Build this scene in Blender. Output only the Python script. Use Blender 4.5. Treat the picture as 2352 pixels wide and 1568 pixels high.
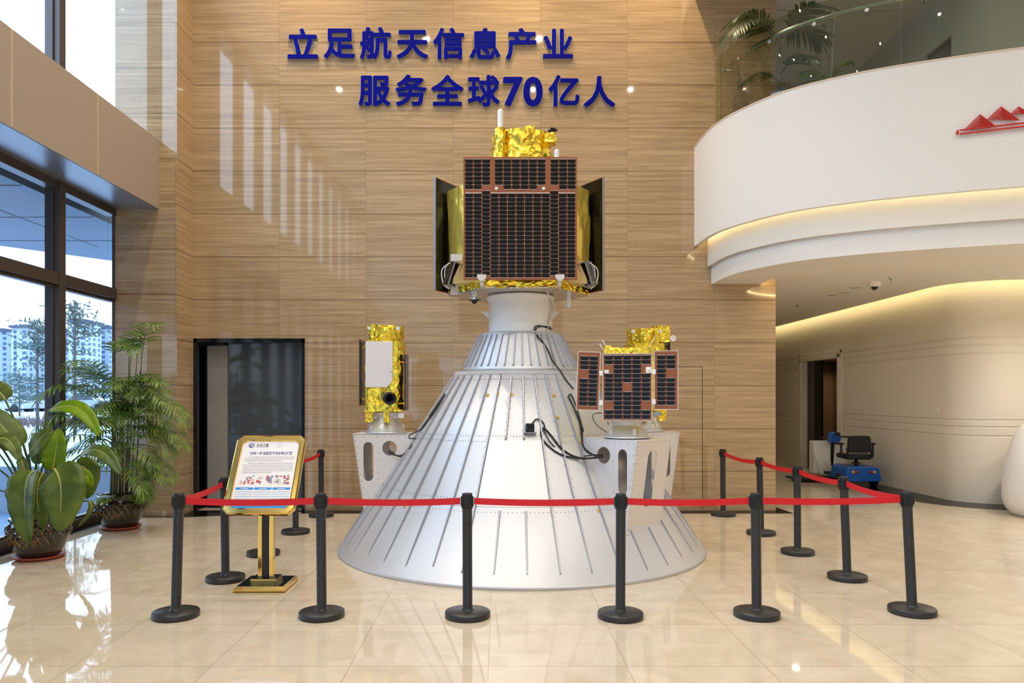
import bpy, bmesh, math, random
from math import sin, cos, pi, radians as R, sqrt, atan2
from mathutils import Vector, Matrix, noise
random.seed(7)
S = bpy.context.scene
COL = S.collection
for o in list(bpy.data.objects): bpy.data.objects.remove(o)

# ------------------------------------------------------------------ camera, exposure
F, CX, CY, H = 1724.0, 1144.0, 912.0, 1.6        # focal length in px, vanishing point, eye height
cam = bpy.data.cameras.new('camera'); camo = bpy.data.objects.new('camera', cam); COL.objects.link(camo)
camo.location = (0, 0, H); camo.rotation_euler = (pi/2, 0, 0)
cam.sensor_width = 36; cam.lens = F/2352*36
cam.shift_x = (1176-CX)/2352; cam.shift_y = (CY-784)/2352
cam.clip_start = .05; cam.clip_end = 3000
S.camera = camo
vs = S.view_settings
vs.view_transform = 'Standard'; vs.look = 'None'; vs.gamma = 1; vs.use_curve_mapping = False
vs.exposure = 0.0

# ------------------------------------------------------------------ sky
w = bpy.data.worlds.new('sky'); S.world = w; w.use_nodes = True
nt = w.node_tree; nt.nodes.clear()
out = nt.nodes.new('ShaderNodeOutputWorld'); bg = nt.nodes.new('ShaderNodeBackground')
tc = nt.nodes.new('ShaderNodeTexCoord'); sep = nt.nodes.new('ShaderNodeSeparateXYZ'); rp = nt.nodes.new('ShaderNodeValToRGB')
nt.links.new(tc.outputs['Generated'], sep.inputs[0]); nt.links.new(sep.outputs['Z'], rp.inputs[0])
e = rp.color_ramp.elements
e[0].position = 0.0; e[0].color = (.66, .80, .95, 1)
e[1].position = .45; e[1].color = (.52, .75, 1.0, 1)
x = rp.color_ramp.elements.new(.13); x.color = (.80, .90, 1.0, 1)
mr = nt.nodes.new('ShaderNodeMapRange'); mr.inputs[1].default_value = .0; mr.inputs[2].default_value = .5
mr.inputs[3].default_value = 1.05; mr.inputs[4].default_value = 6.2
nt.links.new(sep.outputs['Z'], mr.inputs[0]); nt.links.new(mr.outputs[0], bg.inputs[1])
nt.links.new(rp.outputs[0], bg.inputs[0]); nt.links.new(bg.outputs[0], out.inputs[0])

# ------------------------------------------------------------------ hall ceiling lamps and added fill lamps
CEIL = 8.6
def area(name, loc, power, size, color, rot=(0, 0, 0), shape='DISK', size_y=None, spread=150):
    l = bpy.data.lights.new(name, 'AREA'); l.energy = power; l.color = color; l.shape = shape; l.size = size
    if size_y: l.size_y = size_y
    l.spread = R(spread)
    o = bpy.data.objects.new(name, l); o.location = loc; o.rotation_euler = rot; COL.objects.link(o)
    return o
WARM = (1.0, .945, .865)
for ix in (-3.6, -1.4, .8, 3.0, 5.6, 8.0):
    for iy in (-4.5, -1.5, 1.5, 4.2, 6.6, 8.9):
        if ix > 2.5 and iy > 6: continue
        area('ceiling_downlight', (ix, iy, CEIL-.03), 28, .08, WARM, spread=140)
for iy in (11.6, 13.6, 15.8): area('corridor_downlight', (5.4, iy, 3.30), 5, .12, WARM)
for p in ((4.4, 9.9, 6), (5.6, 9.4, 7), (7.4, 9.2, 34), (9.0, 9.0, 40)): area('soffit_downlight', (p[0], p[1], 3.29), p[2], .12, WARM)
area('side_room_fill', (7.4, 16.5, 2.38), 5, .2, WARM)  # unseen lamp added to lift the dark wood inside the corridor door
for p in (-2.6, .2, 2.3): area('upper_wall_fill', (p, 9.85, CEIL-.03), 30, .12, (1, .78, .50), rot=(R(8), 0, 0), spread=120)  # unseen warm lamps added to brighten the upper back wall

for p in ((5.0, 9.2), (5.2, 12.5), (7.5, 8.3), (5.2, 16)): area('mezzanine_downlight', (p[0], p[1], 7.22), 6, .08, WARM)

# ------------------------------------------------------------------ helpers
def px(x, y, D):                       # the place in the hall at depth D seen at photograph pixel x, y
    return Vector(((x-CX)*D/F, D, H-(y-CY)*D/F))

class MB:
    def __init__(s): s.v = []; s.f = []; s.m = []; s.sm = []
    def add(s, vs, fs, mi=0, smooth=False, M=None):
        b = len(s.v)
        s.v += [(M @ Vector(p)) if M else Vector(p) for p in vs]
        for f in fs:
            s.f.append([b+i for i in f]); s.m.append(mi); s.sm.append(smooth)
        return s
    def box(s, a, b, mi=0, M=None):
        (x0, y0, z0), (x1, y1, z1) = a, b
        vs = [(x0,y0,z0),(x1,y0,z0),(x1,y1,z0),(x0,y1,z0),(x0,y0,z1),(x1,y0,z1),(x1,y1,z1),(x0,y1,z1)]
        return s.add(vs, [(0,3,2,1),(4,5,6,7),(0,1,5,4),(1,2,6,5),(2,3,7,6),(3,0,4,7)], mi, False, M)
    def lathe(s, prof, n=32, c=(0,0,0), mi=0, smooth=True, M=None, a0=0, a1=2*pi, sx=1, sy=1):
        full = abs(a1-a0-2*pi) < 1e-6; k = n if full else n+1
        vs = []
        for r, z in prof:
            for i in range(k):
                a = a0+(a1-a0)*i/n
                vs.append((c[0]+r*cos(a)*sx, c[1]+r*sin(a)*sy, c[2]+z))
        fs = []
        for j in range(len(prof)-1):
            for i in range(n):
                i2 = (i+1) % k
                fs.append((j*k+i, j*k+i2, (j+1)*k+i2, (j+1)*k+i))
        return s.add(vs, fs, mi, smooth, M)
    def tube(s, pts, r, n=8, mi=0, cap=True, M=None):
        pts = [Vector(p) for p in pts]; N = len(pts)
        rs = r if isinstance(r, (list, tuple)) else [r]*N
        vs = []; up = None
        for i, p in enumerate(pts):
            t = (pts[min(i+1, N-1)]-pts[max(i-1, 0)]).normalized()
            if up is None:
                up = Vector((0,0,1)) if abs(t.z) < .9 else Vector((1,0,0))
            a = t.cross(up)
            if a.length < 1e-5: a = t.orthogonal()
            a.normalize(); b = a.cross(t).normalized(); up = b
            for k in range(n):
                q = 2*pi*k/n; vs.append(p+(a*cos(q)+b*sin(q))*rs[i])
        fs = [(i*n+k, i*n+(k+1)%n, (i+1)*n+(k+1)%n, (i+1)*n+k) for i in range(N-1) for k in range(n)]
        s.add(vs, fs, mi, True, M)
        if cap: 
            b = len(s.v)-N*n
            s.f += [[b+k for k in range(n)][::-1], [b+(N-1)*n+k for k in range(n)]]; s.m += [mi, mi]; s.sm += [False, False]
        return s
    def prism(s, poly, z0, z1, mi=0, M=None, smooth=False):
        n = len(poly)
        vs = [(p[0], p[1], z0) for p in poly]+[(p[0], p[1], z1) for p in poly]
        s.add(vs, [(i, (i+1)%n, n+(i+1)%n, n+i) for i in range(n)], mi, smooth, M)
        b = len(s.v)-2*n
        s.f += [[b+i for i in range(n)][::-1], [b+n+i for i in range(n)]]; s.m += [mi, mi]; s.sm += [False, False]
        return s
    def sphere(s, c, r, n=12, mi=0, sc=(1,1,1), M=None):
        prof = [(max(1e-4, sin(pi*i/n))*r, -cos(pi*i/n)*r) for i in range(n+1)]
        m = Matrix.Translation(c) @ Matrix.Diagonal((*sc, 1))
        return s.lathe(prof, n*2, (0,0,0), mi, True, (M @ m) if M else m)
    def mesh(s, me, M=None, mi=0):
        return s.add([v.co for v in me.vertices], [tuple(p.vertices) for p in me.polygons], mi, False, M)
    def build(s, name, mats, parent=None, M=None, bevel=0, recalc=True):
        me = bpy.data.meshes.new(name)
        me.from_pydata([tuple(v) for v in s.v], [], s.f)
        mats = mats if isinstance(mats, (list, tuple)) else [mats]
        for m in mats: me.materials.append(m)
        me.polygons.foreach_set('material_index', s.m); me.polygons.foreach_set('use_smooth', s.sm)
        if recalc:
            bm = bmesh.new(); bm.from_mesh(me); bmesh.ops.recalc_face_normals(bm, faces=bm.faces); bm.to_mesh(me); bm.free()
        me.update()
        o = bpy.data.objects.new(name, me); COL.objects.link(o)
        if M: o.matrix_local = M
        if parent: o.parent = parent
        if bevel:
            b = o.modifiers.new('bevel', 'BEVEL'); b.width = bevel; b.segments = 2; b.limit_method = 'ANGLE'; b.angle_limit = R(50)
        return o

def tag(o, label=None, cat=None, group=None, kind=None):
    if label: o['label'] = label
    if cat: o['category'] = cat
    if group: o['group'] = group
    if kind: o['kind'] = kind
    return o
def empty(name, loc=(0,0,0), rz=0, label=None, cat=None, group=None, kind=None):
    o = bpy.data.objects.new(name, None); COL.objects.link(o); o.location = loc; o.rotation_euler = (0,0,rz)
    o.empty_display_size = .1
    return tag(o, label, cat, group, kind)
def struct(o): o['kind'] = 'structure'; return o

def rounded(pts, r=.02, n=4):            # round the corners of a polygon
    outp = []
    N = len(pts)
    for i in range(N):
        p0, p, p1 = Vector(pts[i-1]), Vector(pts[i]), Vector(pts[(i+1)%N])
        a = (p0-p); b = (p1-p); q = min(r, a.length*.45, b.length*.45)
        A = p+a.normalized()*q; B = p+b.normalized()*q
        for k in range(n+1):
            t = k/n; outp.append(tuple((1-t)**2*A+2*t*(1-t)*p+t*t*B))
    return outp
def curve_mesh(polys, th):               # flat plate with holes, thickness th centred on z=0
    cu = bpy.data.curves.new('tmp', 'CURVE'); cu.dimensions = '2D'; cu.fill_mode = 'BOTH'; cu.extrude = th/2
    for poly in polys:
        sp = cu.splines.new('POLY'); sp.points.add(len(poly)-1); sp.use_cyclic_u = True
        for i, p in enumerate(poly): sp.points[i].co = (p[0], p[1], 0, 1)
    o = bpy.data.objects.new('tmp', cu); COL.objects.link(o)
    dg = bpy.context.evaluated_depsgraph_get(); me = bpy.data.meshes.new_from_object(o.evaluated_get(dg))
    bpy.data.objects.remove(o); bpy.data.curves.remove(cu)
    return me
def text_mesh(body, size=1, extrude=0, offset=0, align='LEFT', shear=0):
    cu = bpy.data.curves.new('tmp', 'FONT'); cu.body = body; cu.size = size; cu.extrude = extrude; cu.offset = offset
    cu.align_x = align; cu.shear = shear; cu.resolution_u = 4
    o = bpy.data.objects.new('tmp', cu); COL.objects.link(o)
    dg = bpy.context.evaluated_depsgraph_get(); me = bpy.data.meshes.new_from_object(o.evaluated_get(dg))
    bpy.data.objects.remove(o); bpy.data.curves.remove(cu)
    return me
def bounds(me):
    xs = [v.co.x for v in me.vertices]; ys = [v.co.y for v in me.vertices]
    return min(xs), max(xs), min(ys), max(ys)
def slot(cx, z0, z1, r, n=8, dx=0):      # vertical slot outline
    p = []
    for k in range(n+1): a = pi*k/n; p.append((cx+dx+r*cos(a), z1-r+r*sin(a)))
    for k in range(n+1): a = pi+pi*k/n; p.append((cx-dx+r*cos(a), z0+r+r*sin(a)))
    return p
def circle(cx, cy, r, n=20): return [(cx+r*cos(2*pi*k/n), cy+r*sin(2*pi*k/n)) for k in range(n)]
def catmull(P, n=8):
    P = [Vector(p) for p in P]; Q = [P[0]*2-P[1]]+P+[P[-1]*2-P[-2]]; o = []
    for i in range(1, len(Q)-2):
        a, b, c, d = Q[i-1], Q[i], Q[i+1], Q[i+2]
        for k in range(n):
            t = k/n
            o.append(.5*((2*b)+(c-a)*t+(2*a-5*b+4*c-d)*t*t+(3*b-a-3*c+d)*t**3))
    o.append(P[-1]); return o

# ------------------------------------------------------------------ materials
def lin(r, g, b):
    f = lambda c: (c/255/12.92) if c/255 <= .04045 else ((c/255+.055)/1.055)**2.4
    return (f(r), f(g), f(b), 1)
def mat(name, col, rough=.5, metal=0, spec=.5, emit=None, estr=0, coat=0, trans=0, bump=None, subsurf=None):
    m = bpy.data.materials.new(name); m.use_nodes = True
    p = m.node_tree.nodes['Principled BSDF']
    p.inputs['Base Color'].default_value = col if len(col) == 4 else (*col, 1)
    p.inputs['Roughness'].default_value = rough; p.inputs['Metallic'].default_value = metal
    p.inputs['Specular IOR Level'].default_value = spec
    if coat: p.inputs['Coat Weight'].default_value = coat; p.inputs['Coat Roughness'].default_value = .04
    if emit: p.inputs['Emission Color'].default_value = emit; p.inputs['Emission Strength'].default_value = estr
    if trans: p.inputs['Transmission Weight'].default_value = trans
    if bump:
        sc, st, dist = bump
        nt = m.node_tree; tc = nt.nodes.new('ShaderNodeTexCoord'); n = nt.nodes.new('ShaderNodeTexNoise'); b = nt.nodes.new('ShaderNodeBump')
        n.inputs['Scale'].default_value = sc; n.inputs['Detail'].default_value = 4
        nt.links.new(tc.outputs['Object'], n.inputs['Vector']); nt.links.new(n.outputs[0], b.inputs['Height'])
        b.inputs['Strength'].default_value = st; b.inputs['Distance'].default_value = dist
        nt.links.new(b.outputs[0], p.inputs['Normal'])
    return m
def nodes(m):
    nt = m.node_tree; p = nt.nodes['Principled BSDF']
    def N(t, **k):
        n = nt.nodes.new('ShaderNode'+t)
        for a, b in k.items(): setattr(n, a, b)
        return n
    def M(op, a, b=None, c=None):
        n = N('Math', operation=op)
        for i, v in enumerate((a, b, c)):
            if v is None: continue
            if isinstance(v, (int, float)): n.inputs[i].default_value = v
            else: nt.links.new(v, n.inputs[i])
        return n.outputs[0]
    def mix(fac, a, b):
        n = N('MixRGB')
        for i, v in enumerate((fac, a, b)):
            if isinstance(v, (int, float)): n.inputs[i].default_value = v
            elif isinstance(v, tuple): n.inputs[i].default_value = v
            else: nt.links.new(v, n.inputs[i])
        return n.outputs[0]
    return nt, p, N, M, mix
def line_mask(M, co, pitch, off, width):  # 1 on a joint line
    f = M('FRACT', M('DIVIDE', M('SUBTRACT', co, off-width/2+1000*pitch*0), pitch))
    return M('LESS_THAN', f, width/pitch)

def travertine():
    m = mat('travertine', (.5,.35,.2), .04, spec=.95); nt, p, N, M, mix = nodes(m)
    tc = N('TexCoord'); sp = N('SeparateXYZ'); nt.links.new(tc.outputs['Object'], sp.inputs[0])
    X, Y, Z = sp.outputs
    tx = M('FLOOR', M('DIVIDE', M('SUBTRACT', X, .596), 1.23)); tz = M('FLOOR', M('DIVIDE', M('SUBTRACT', Z, .552), .606))
    cb = N('CombineXYZ'); nt.links.new(tx, cb.inputs[0]); nt.links.new(tz, cb.inputs[1])
    wn = N('TexWhiteNoise'); nt.links.new(cb.outputs[0], wn.inputs[0])
    def streak(sx, sz, det, offs):
        c = N('CombineXYZ')
        nt.links.new(M('ADD', M('MULTIPLY', M('ADD', X, M('MULTIPLY', Y, .9)), sx), M('MULTIPLY', wn.outputs[0], 30)), c.inputs[0])
        nt.links.new(M('ADD', M('MULTIPLY', Z, sz), offs), c.inputs[2])
        n = N('TexNoise'); n.inputs['Scale'].default_value = 1; n.inputs['Detail'].default_value = det; n.inputs['Roughness'].default_value = .65
        n.inputs['Distortion'].default_value = .25
        nt.links.new(c.outputs[0], n.inputs['Vector']); return n.outputs[0]
    a = streak(.8, 27, 6, 0); b = streak(2.4, 80, 4, 40)
    r = N('ValToRGB'); nt.links.new(a, r.inputs[0]); el = r.color_ramp.elements
    el[0].position = .34; el[0].color = lin(158, 130, 96); el[1].position = .66; el[1].color = lin(196, 168, 130)
    k = r.color_ramp.elements.new(.5); k.color = lin(178, 149, 112)
    r2 = N('ValToRGB'); nt.links.new(b, r2.inputs[0]); e2 = r2.color_ramp.elements
    e2[0].position = .58; e2[0].color = (0,0,0,1); e2[1].position = .72; e2[1].color = (1,1,1,1)
    c1 = mix(M('MULTIPLY', r2.outputs[0], .45), r.outputs[0], lin(220, 188, 146))
    r3 = N('ValToRGB'); nt.links.new(b, r3.inputs[0]); e3 = r3.color_ramp.elements
    e3[0].position = .28; e3[0].color = (1,1,1,1); e3[1].position = .42; e3[1].color = (0,0,0,1)
    c1 = mix(M('MULTIPLY', r3.outputs[0], .3), c1, lin(136, 104, 70))
    hv = N('HueSaturation'); nt.links.new(c1, hv.inputs['Color']); nt.links.new(M('ADD', .95, M('MULTIPLY', wn.outputs[0], .1)), hv.inputs['Value'])
    jx = line_mask(M, X, 1.23, .596, .006); jz = line_mask(M, Z, .606, .552, .011)
    j = M('MAXIMUM', M('MULTIPLY', jx, .4), M('MULTIPLY', jz, .85))
    nt.links.new(mix(j, hv.outputs[0], lin(112, 82, 54)), p.inputs['Base Color'])
    return m
def marble_floor():
    m = mat('polished_floor', (.8,.7,.55), .035, spec=.5); nt, p, N, M, mix = nodes(m)
    tc = N('TexCoord'); sp = N('SeparateXYZ'); nt.links.new(tc.outputs['Object'], sp.inputs[0]); X, Y, Z = sp.outputs
    T = .824
    tx = M('FLOOR', M('DIVIDE', M('SUBTRACT', X, -.0575), T)); ty = M('FLOOR', M('DIVIDE', M('SUBTRACT', Y, 4.466), T))
    cb = N('CombineXYZ'); nt.links.new(tx, cb.inputs[0]); nt.links.new(ty, cb.inputs[1])
    wn = N('TexWhiteNoise'); nt.links.new(cb.outputs[0], wn.inputs[0])
    va = N('VectorMath', operation='ADD'); nt.links.new(tc.outputs['Object'], va.inputs[0])
    vm = N('VectorMath', operation='SCALE'); nt.links.new(wn.outputs['Color'], vm.inputs[0]); vm.inputs['Scale'].default_value = 20
    nt.links.new(vm.outputs[0], va.inputs[1])
    n = N('TexNoise'); n.inputs['Scale'].default_value = 2.6; n.inputs['Detail'].default_value = 7; n.inputs['Distortion'].default_value = 1.2
    nt.links.new(va.outputs[0], n.inputs['Vector'])
    r = N('ValToRGB'); nt.links.new(n.outputs[0], r.inputs[0]); el = r.color_ramp.elements
    el[0].position = .3; el[0].color = lin(200, 183, 157); el[1].position = .7; el[1].color = lin(217, 201, 177)
    ve = N('TexNoise'); ve.inputs['Scale'].default_value = 4; ve.inputs['Detail'].default_value = 8; ve.inputs['Distortion'].default_value = 2.2
    nt.links.new(va.outputs[0], ve.inputs['Vector'])
    d = M('ABSOLUTE', M('SUBTRACT', ve.outputs[0], .5)); vein = M('LESS_THAN', d, .006)
    c = mix(M('MULTIPLY', vein, .22), r.outputs[0], lin(190, 150, 110))
    j = M('MAXIMUM', line_mask(M, X, T, -.0575, .004), line_mask(M, Y, T, 4.466, .004))
    nt.links.new(mix(M('MULTIPLY', j, .6), c, lin(120, 96, 72)), p.inputs['Base Color'])
    wv = N('TexNoise'); wv.inputs['Scale'].default_value = 1.6; nt.links.new(va.outputs[0], wv.inputs['Vector'])
    bp = N('Bump'); bp.inputs['Strength'].default_value = .05; bp.inputs['Distance'].default_value = .02
    nt.links.new(wv.outputs[0], bp.inputs['Height']); nt.links.new(bp.outputs[0], p.inputs['Normal'])
    return m
def thin_glass(name, tint, refl=1.0, ior=1.5):
    m = bpy.data.materials.new(name); m.use_nodes = True; nt = m.node_tree; nt.nodes.clear()
    o = nt.nodes.new('ShaderNodeOutputMaterial'); t = nt.nodes.new('ShaderNodeBsdfTransparent'); g = nt.nodes.new('ShaderNodeBsdfGlossy')
    f = nt.nodes.new('ShaderNodeFresnel'); f.inputs['IOR'].default_value = ior; mx = nt.nodes.new('ShaderNodeMixShader')
    t.inputs[0].default_value = (*tint, 1); g.inputs['Roughness'].default_value = .01; g.inputs[0].default_value = (refl, refl, refl, 1)
    ge = nt.nodes.new('ShaderNodeNewGeometry'); mu = nt.nodes.new('ShaderNodeMath'); mu.operation = 'MULTIPLY'; iv = nt.nodes.new('ShaderNodeMath'); iv.operation = 'SUBTRACT'
    iv.inputs[0].default_value = 1; nt.links.new(ge.outputs['Backfacing'], iv.inputs[1])      # one reflection per pane, on its outer face
    nt.links.new(f.outputs[0], mu.inputs[0]); nt.links.new(iv.outputs[0], mu.inputs[1])
    nt.links.new(mu.outputs[0], mx.inputs[0]); nt.links.new(t.outputs[0], mx.inputs[1]); nt.links.new(g.outputs[0], mx.inputs[2])
    nt.links.new(mx.outputs[0], o.inputs[0]); return m
def foil(name, col, scale=9, rough=.2, strength=.75, metal=1):
    m = mat(name, col, rough, metal); nt, p, N, M, mix = nodes(m)
    tc = N('TexCoord'); v = N('TexVoronoi'); v.feature = 'F1'; v.inputs['Scale'].default_value = scale
    n0 = N('TexNoise'); n0.inputs['Scale'].default_value = scale*.5; n0.inputs['Detail'].default_value = 3
    va = N('VectorMath', operation='ADD'); vs_ = N('VectorMath', operation='SCALE'); vs_.inputs['Scale'].default_value = .35
    nt.links.new(tc.outputs['Object'], n0.inputs['Vector']); nt.links.new(n0.outputs['Color'], vs_.inputs[0])
    nt.links.new(tc.outputs['Object'], va.inputs[0]); nt.links.new(vs_.outputs[0], va.inputs[1]); nt.links.new(va.outputs[0], v.inputs['Vector'])
    b = N('Bump'); b.inputs['Strength'].default_value = strength; b.inputs['Distance'].default_value = .03
    nt.links.new(v.outputs['Distance'], b.inputs['Height']); nt.links.new(b.outputs[0], p.inputs['Normal'])
    return m
def leafmat(name, c1, c2, scale=6, rough=.35):
    m = mat(name, c1, rough); nt, p, N, M, mix = nodes(m)
    tc = N('TexCoord'); n = N('TexNoise'); n.inputs['Scale'].default_value = scale; nt.links.new(tc.outputs['Object'], n.inputs['Vector'])
    r = N('ValToRGB'); nt.links.new(n.outputs[0], r.inputs[0]); r.color_ramp.elements[0].position = .35; r.color_ramp.elements[1].position = .65
    r.color_ramp.elements[0].color = c1; r.color_ramp.elements[1].color = c2
    nt.links.new(r.outputs[0], p.inputs['Base Color'])
    tr = N('BsdfTranslucent'); nt.links.new(r.outputs[0], tr.inputs[0]); mx = N('MixShader'); mx.inputs[0].default_value = .3
    nt.links.new(p.outputs[0], mx.inputs[1]); nt.links.new(tr.outputs[0], mx.inputs[2])
    nt.links.new(mx.outputs[0], nt.nodes['Material Output'].inputs[0])
    return m
def aluminium(name, col, rough=.36, metal=.75):
    m = mat(name, col, rough, metal); nt, p, N, M, mix = nodes(m)
    tc = N('TexCoord'); n = N('TexNoise'); n.inputs['Scale'].default_value = 3; n.inputs['Detail'].default_value = 5
    nt.links.new(tc.outputs['Object'], n.inputs['Vector'])
    nt.links.new(M('ADD', rough-.08, M('MULTIPLY', n.outputs[0], .16)), p.inputs['Roughness']); return m

T = {}
T['trav'] = travertine(); T['floor'] = marble_floor()
T['granite'] = mat('black_granite', lin(16, 14, 14), .22, spec=.08)
T['white'] = mat('white_paint', lin(236, 231, 224), .55, spec=.25)
T['ceil'] = mat('ceiling_paint', lin(238, 232, 222), .8, spec=.2)
T['cream'] = mat('cream_wall', lin(226, 216, 200), .45, spec=.3)
T['bronze'] = mat('brown_metal_cladding', lin(182, 168, 152), .4, .3)
T['soffit'] = mat('grey_metal_soffit', lin(150, 152, 156), .3, .4)
T['mull'] = mat('dark_bronze_frame', lin(88, 78, 76), .34, .4)
T['glass'] = thin_glass('window_glass', (.93, .965, 1.0))
T['rail_glass'] = thin_glass('tinted_rail_glass', (.76, .78, .68), .9)
T['darkglass'] = mat('smoked_glass', lin(80, 86, 93), .06, spec=.6)
T['black'] = mat('black_coat', lin(40, 38, 38), .38)
T['blackgloss'] = mat('black_gloss', lin(14, 13, 14), .08)
T['rubber'] = mat('black_rubber', lin(22, 22, 23), .6)
T['belt'] = mat('red_webbing', lin(214, 20, 34), .55)
T['gold'] = foil('gold_foil', (1.0, .74, .08, 1), 8, .2, .5)
T['gold2'] = foil('gold_foil_smooth', (.92, .68, .13, 1), 5, .3, .5, .6)
T['silverfoil'] = foil('silver_foil', (.72, .68, .62, 1), 14, .22)
T['brass'] = mat('polished_brass', (.90, .62, .18, 1), .1, 1)
T['alu'] = aluminium('aluminium_skin', lin(204, 202, 202), .44, .45)
T['alu2'] = aluminium('aluminium_rib', lin(168, 168, 174), .4, .7)
T['alubright'] = aluminium('turned_aluminium', lin(216, 216, 218), .36, .6)
T['rivet'] = mat('rivet_metal', lin(120, 120, 125), .35, .8)
T['whitealu'] = mat('white_coated_metal', lin(246, 241, 234), .3, 0)
T['bracket'] = aluminium('bracket_aluminium', lin(232, 226, 222), .36, .3)
T['pcb'] = mat('brown_panel', lin(150, 86, 52), .35)
T['cell'] = mat('solar_cell', lin(20, 16, 18), .22, spec=.3)
T['cellback'] = mat('dark_panel_back', lin(20, 19, 19), .14, .2)
T['tab'] = mat('silver_tab', lin(228, 220, 212), .35, .2)
T['whiteplate'] = mat('white_radiator', lin(235, 228, 224), .35)
T['beige'] = mat('beige_shield', lin(214, 190, 132), .5)
T['blueletter'] = mat('blue_letter', lin(5, 12, 128), .45, spec=.06)
T['silver'] = mat('silver_edge', lin(196, 190, 184), .35, .5)
T['red'] = mat('red_emblem', lin(205, 42, 34), .45)
T['white2'] = mat('white_plastic', lin(232, 230, 226), .4)
T['steel'] = mat('brushed_steel', lin(190, 196, 196), .22, 1)
T['ledwarm'] = mat('warm_led_strip', (1,1,1,1), emit=(1.0, .83, .42, 1), estr=10)
T['ledsoft'] = mat('warm_led_soft', (1,1,1,1), emit=(1.0, .83, .45, 1), estr=5)
T['lampface'] = mat('lamp_face', (1,1,1,1), emit=(1.0, .9, .75, 1), estr=8)
T['terracotta'] = mat('terracotta', lin(176, 78, 48), .55)
T['pot'] = mat('dark_glazed_pot', lin(52, 42, 36), .08, coat=.6)
T['potgold'] = mat('gold_glaze_line', lin(170, 130, 66), .25)
T['soil'] = mat('soil', lin(58, 44, 34), .9)
T['leaf'] = leafmat('broad_leaf', lin(84, 108, 40), lin(124, 142, 58), 5)
T['leafy'] = leafmat('young_leaf', lin(120, 160, 20), lin(150, 182, 30), 4)
T['rib'] = mat('leaf_midrib', lin(186, 180, 92), .4)
T['stem'] = mat('green_stem', lin(74, 92, 48), .45)
T['palm'] = leafmat('palm_leaf', lin(66, 100, 40), lin(140, 168, 74), 9)
T['palm2'] = leafmat('palm_leaf_dark', lin(50, 66, 30), lin(92, 104, 52), 5)
T['cane'] = mat('palm_cane', lin(96, 108, 66), .5)
T['blueplastic'] = mat('blue_plastic', lin(14, 88, 176), .3)
T['grey'] = mat('grey_panel', lin(150, 146, 142), .4)
T['wood'] = mat('brown_wood', lin(128, 94, 58), .4)
T['concrete'] = mat('blue_grey_stone', lin(92, 116, 142), .7)
T['snow'] = mat('snowy_ground', lin(158, 170, 188), .8, bump=(.6, .4, .1))

CR = lambda *p: p
# ------------------------------------------------------------------ room shell
WY = 10.6          # back wall face
XE = 3.92          # right end of back wall
XL = -4.3          # left end (column side face)
CYF = 10.05        # column front face
GX = -5.19         # glass plane of the left windows
DX0, DX1, DZ = -4.3, -2.73, 2.43   # opening at the left of the back wall
b = MB(); b.box((-5.6, -9, -.2), (12, 24, 0)); struct(b.build('floor', T['floor']))
b = MB()
b.box((-5.13, CYF, 0), (XL, 11.2, CEIL)); struct(b.build('column', T['trav']))
b = MB(); b.box((DX0, WY, DZ), (DX1, WY+.35, CEIL)); b.box((DX1, WY, 0), (XE, WY+.35, CEIL)); struct(b.build('wall_back', T['trav']))
# concealed flush door outlined in the back wall
b = MB(); xa, xb, zt = 1.55, 2.885, 2.03
for x in (xa, xb): b.box((x-.004, WY-.001, .02), (x+.004, WY+.01, zt))
b.box((xa, WY-.001, zt-.004), (xb, WY+.01, zt+.004)); struct(b.build('door_3', T['black']))
# granite borders on the floor
b = MB()
b.prism([(-2.73, WY), (-2.73, WY-.27), (4.07, WY-.27), (4.03, WY+.42), (XE, WY+.42), (XE, WY)], .0, .003); struct(b.build('trim_1', T['granite']))
b = MB()
b.prism([(-4.3, WY), (-2.73, WY), (-2.73, WY-.12), (-4.22, CYF-.06), (-4.75, CYF-.06), (-4.99, CYF-.5), (-4.99, -8), (-5.6, -8), (-5.6, CYF), (-4.3, CYF)], .0, .003)
struct(b.build('trim_2', T['granite']))
# hall ceiling and enclosing walls behind the camera
b = MB(); b.box((-5.6, -9, CEIL), (12, 11.2, CEIL+.2)); struct(b.build('ceiling', T['ceil']))
b = MB(); b.box((11.8, -9, 0), (12, 24, CEIL)); struct(b.build('wall_right', T['cream']))
b = MB(); b.box((-5.6, -8.2, 0), (-4.4, -8, CEIL)); b.box((4.6, -8.2, 0), (11.8, -8, CEIL)); b.box((-4.4, -8.2, 3.2), (4.6, -8, CEIL))
struct(b.build('wall_front', T['white']))
w3 = empty('window_3', (0, -8.1, 0), kind='structure')
b = MB()
for x in (-4.4, -2.9, -1.4, .1, 1.6, 3.1, 4.55): b.box((x, -.08, 0), (x+.08, .08, 3.2))
for z in (0, 2.4, 3.12): b.box((-4.4, -.07, z), (4.6, .07, z+.08))
b.build('window_frame', T['mull'], w3)
b = MB(); b.box((-4.4, -.008, 0), (4.6, .008, 3.2)); b.build('glass', T['glass'], w3)

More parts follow.
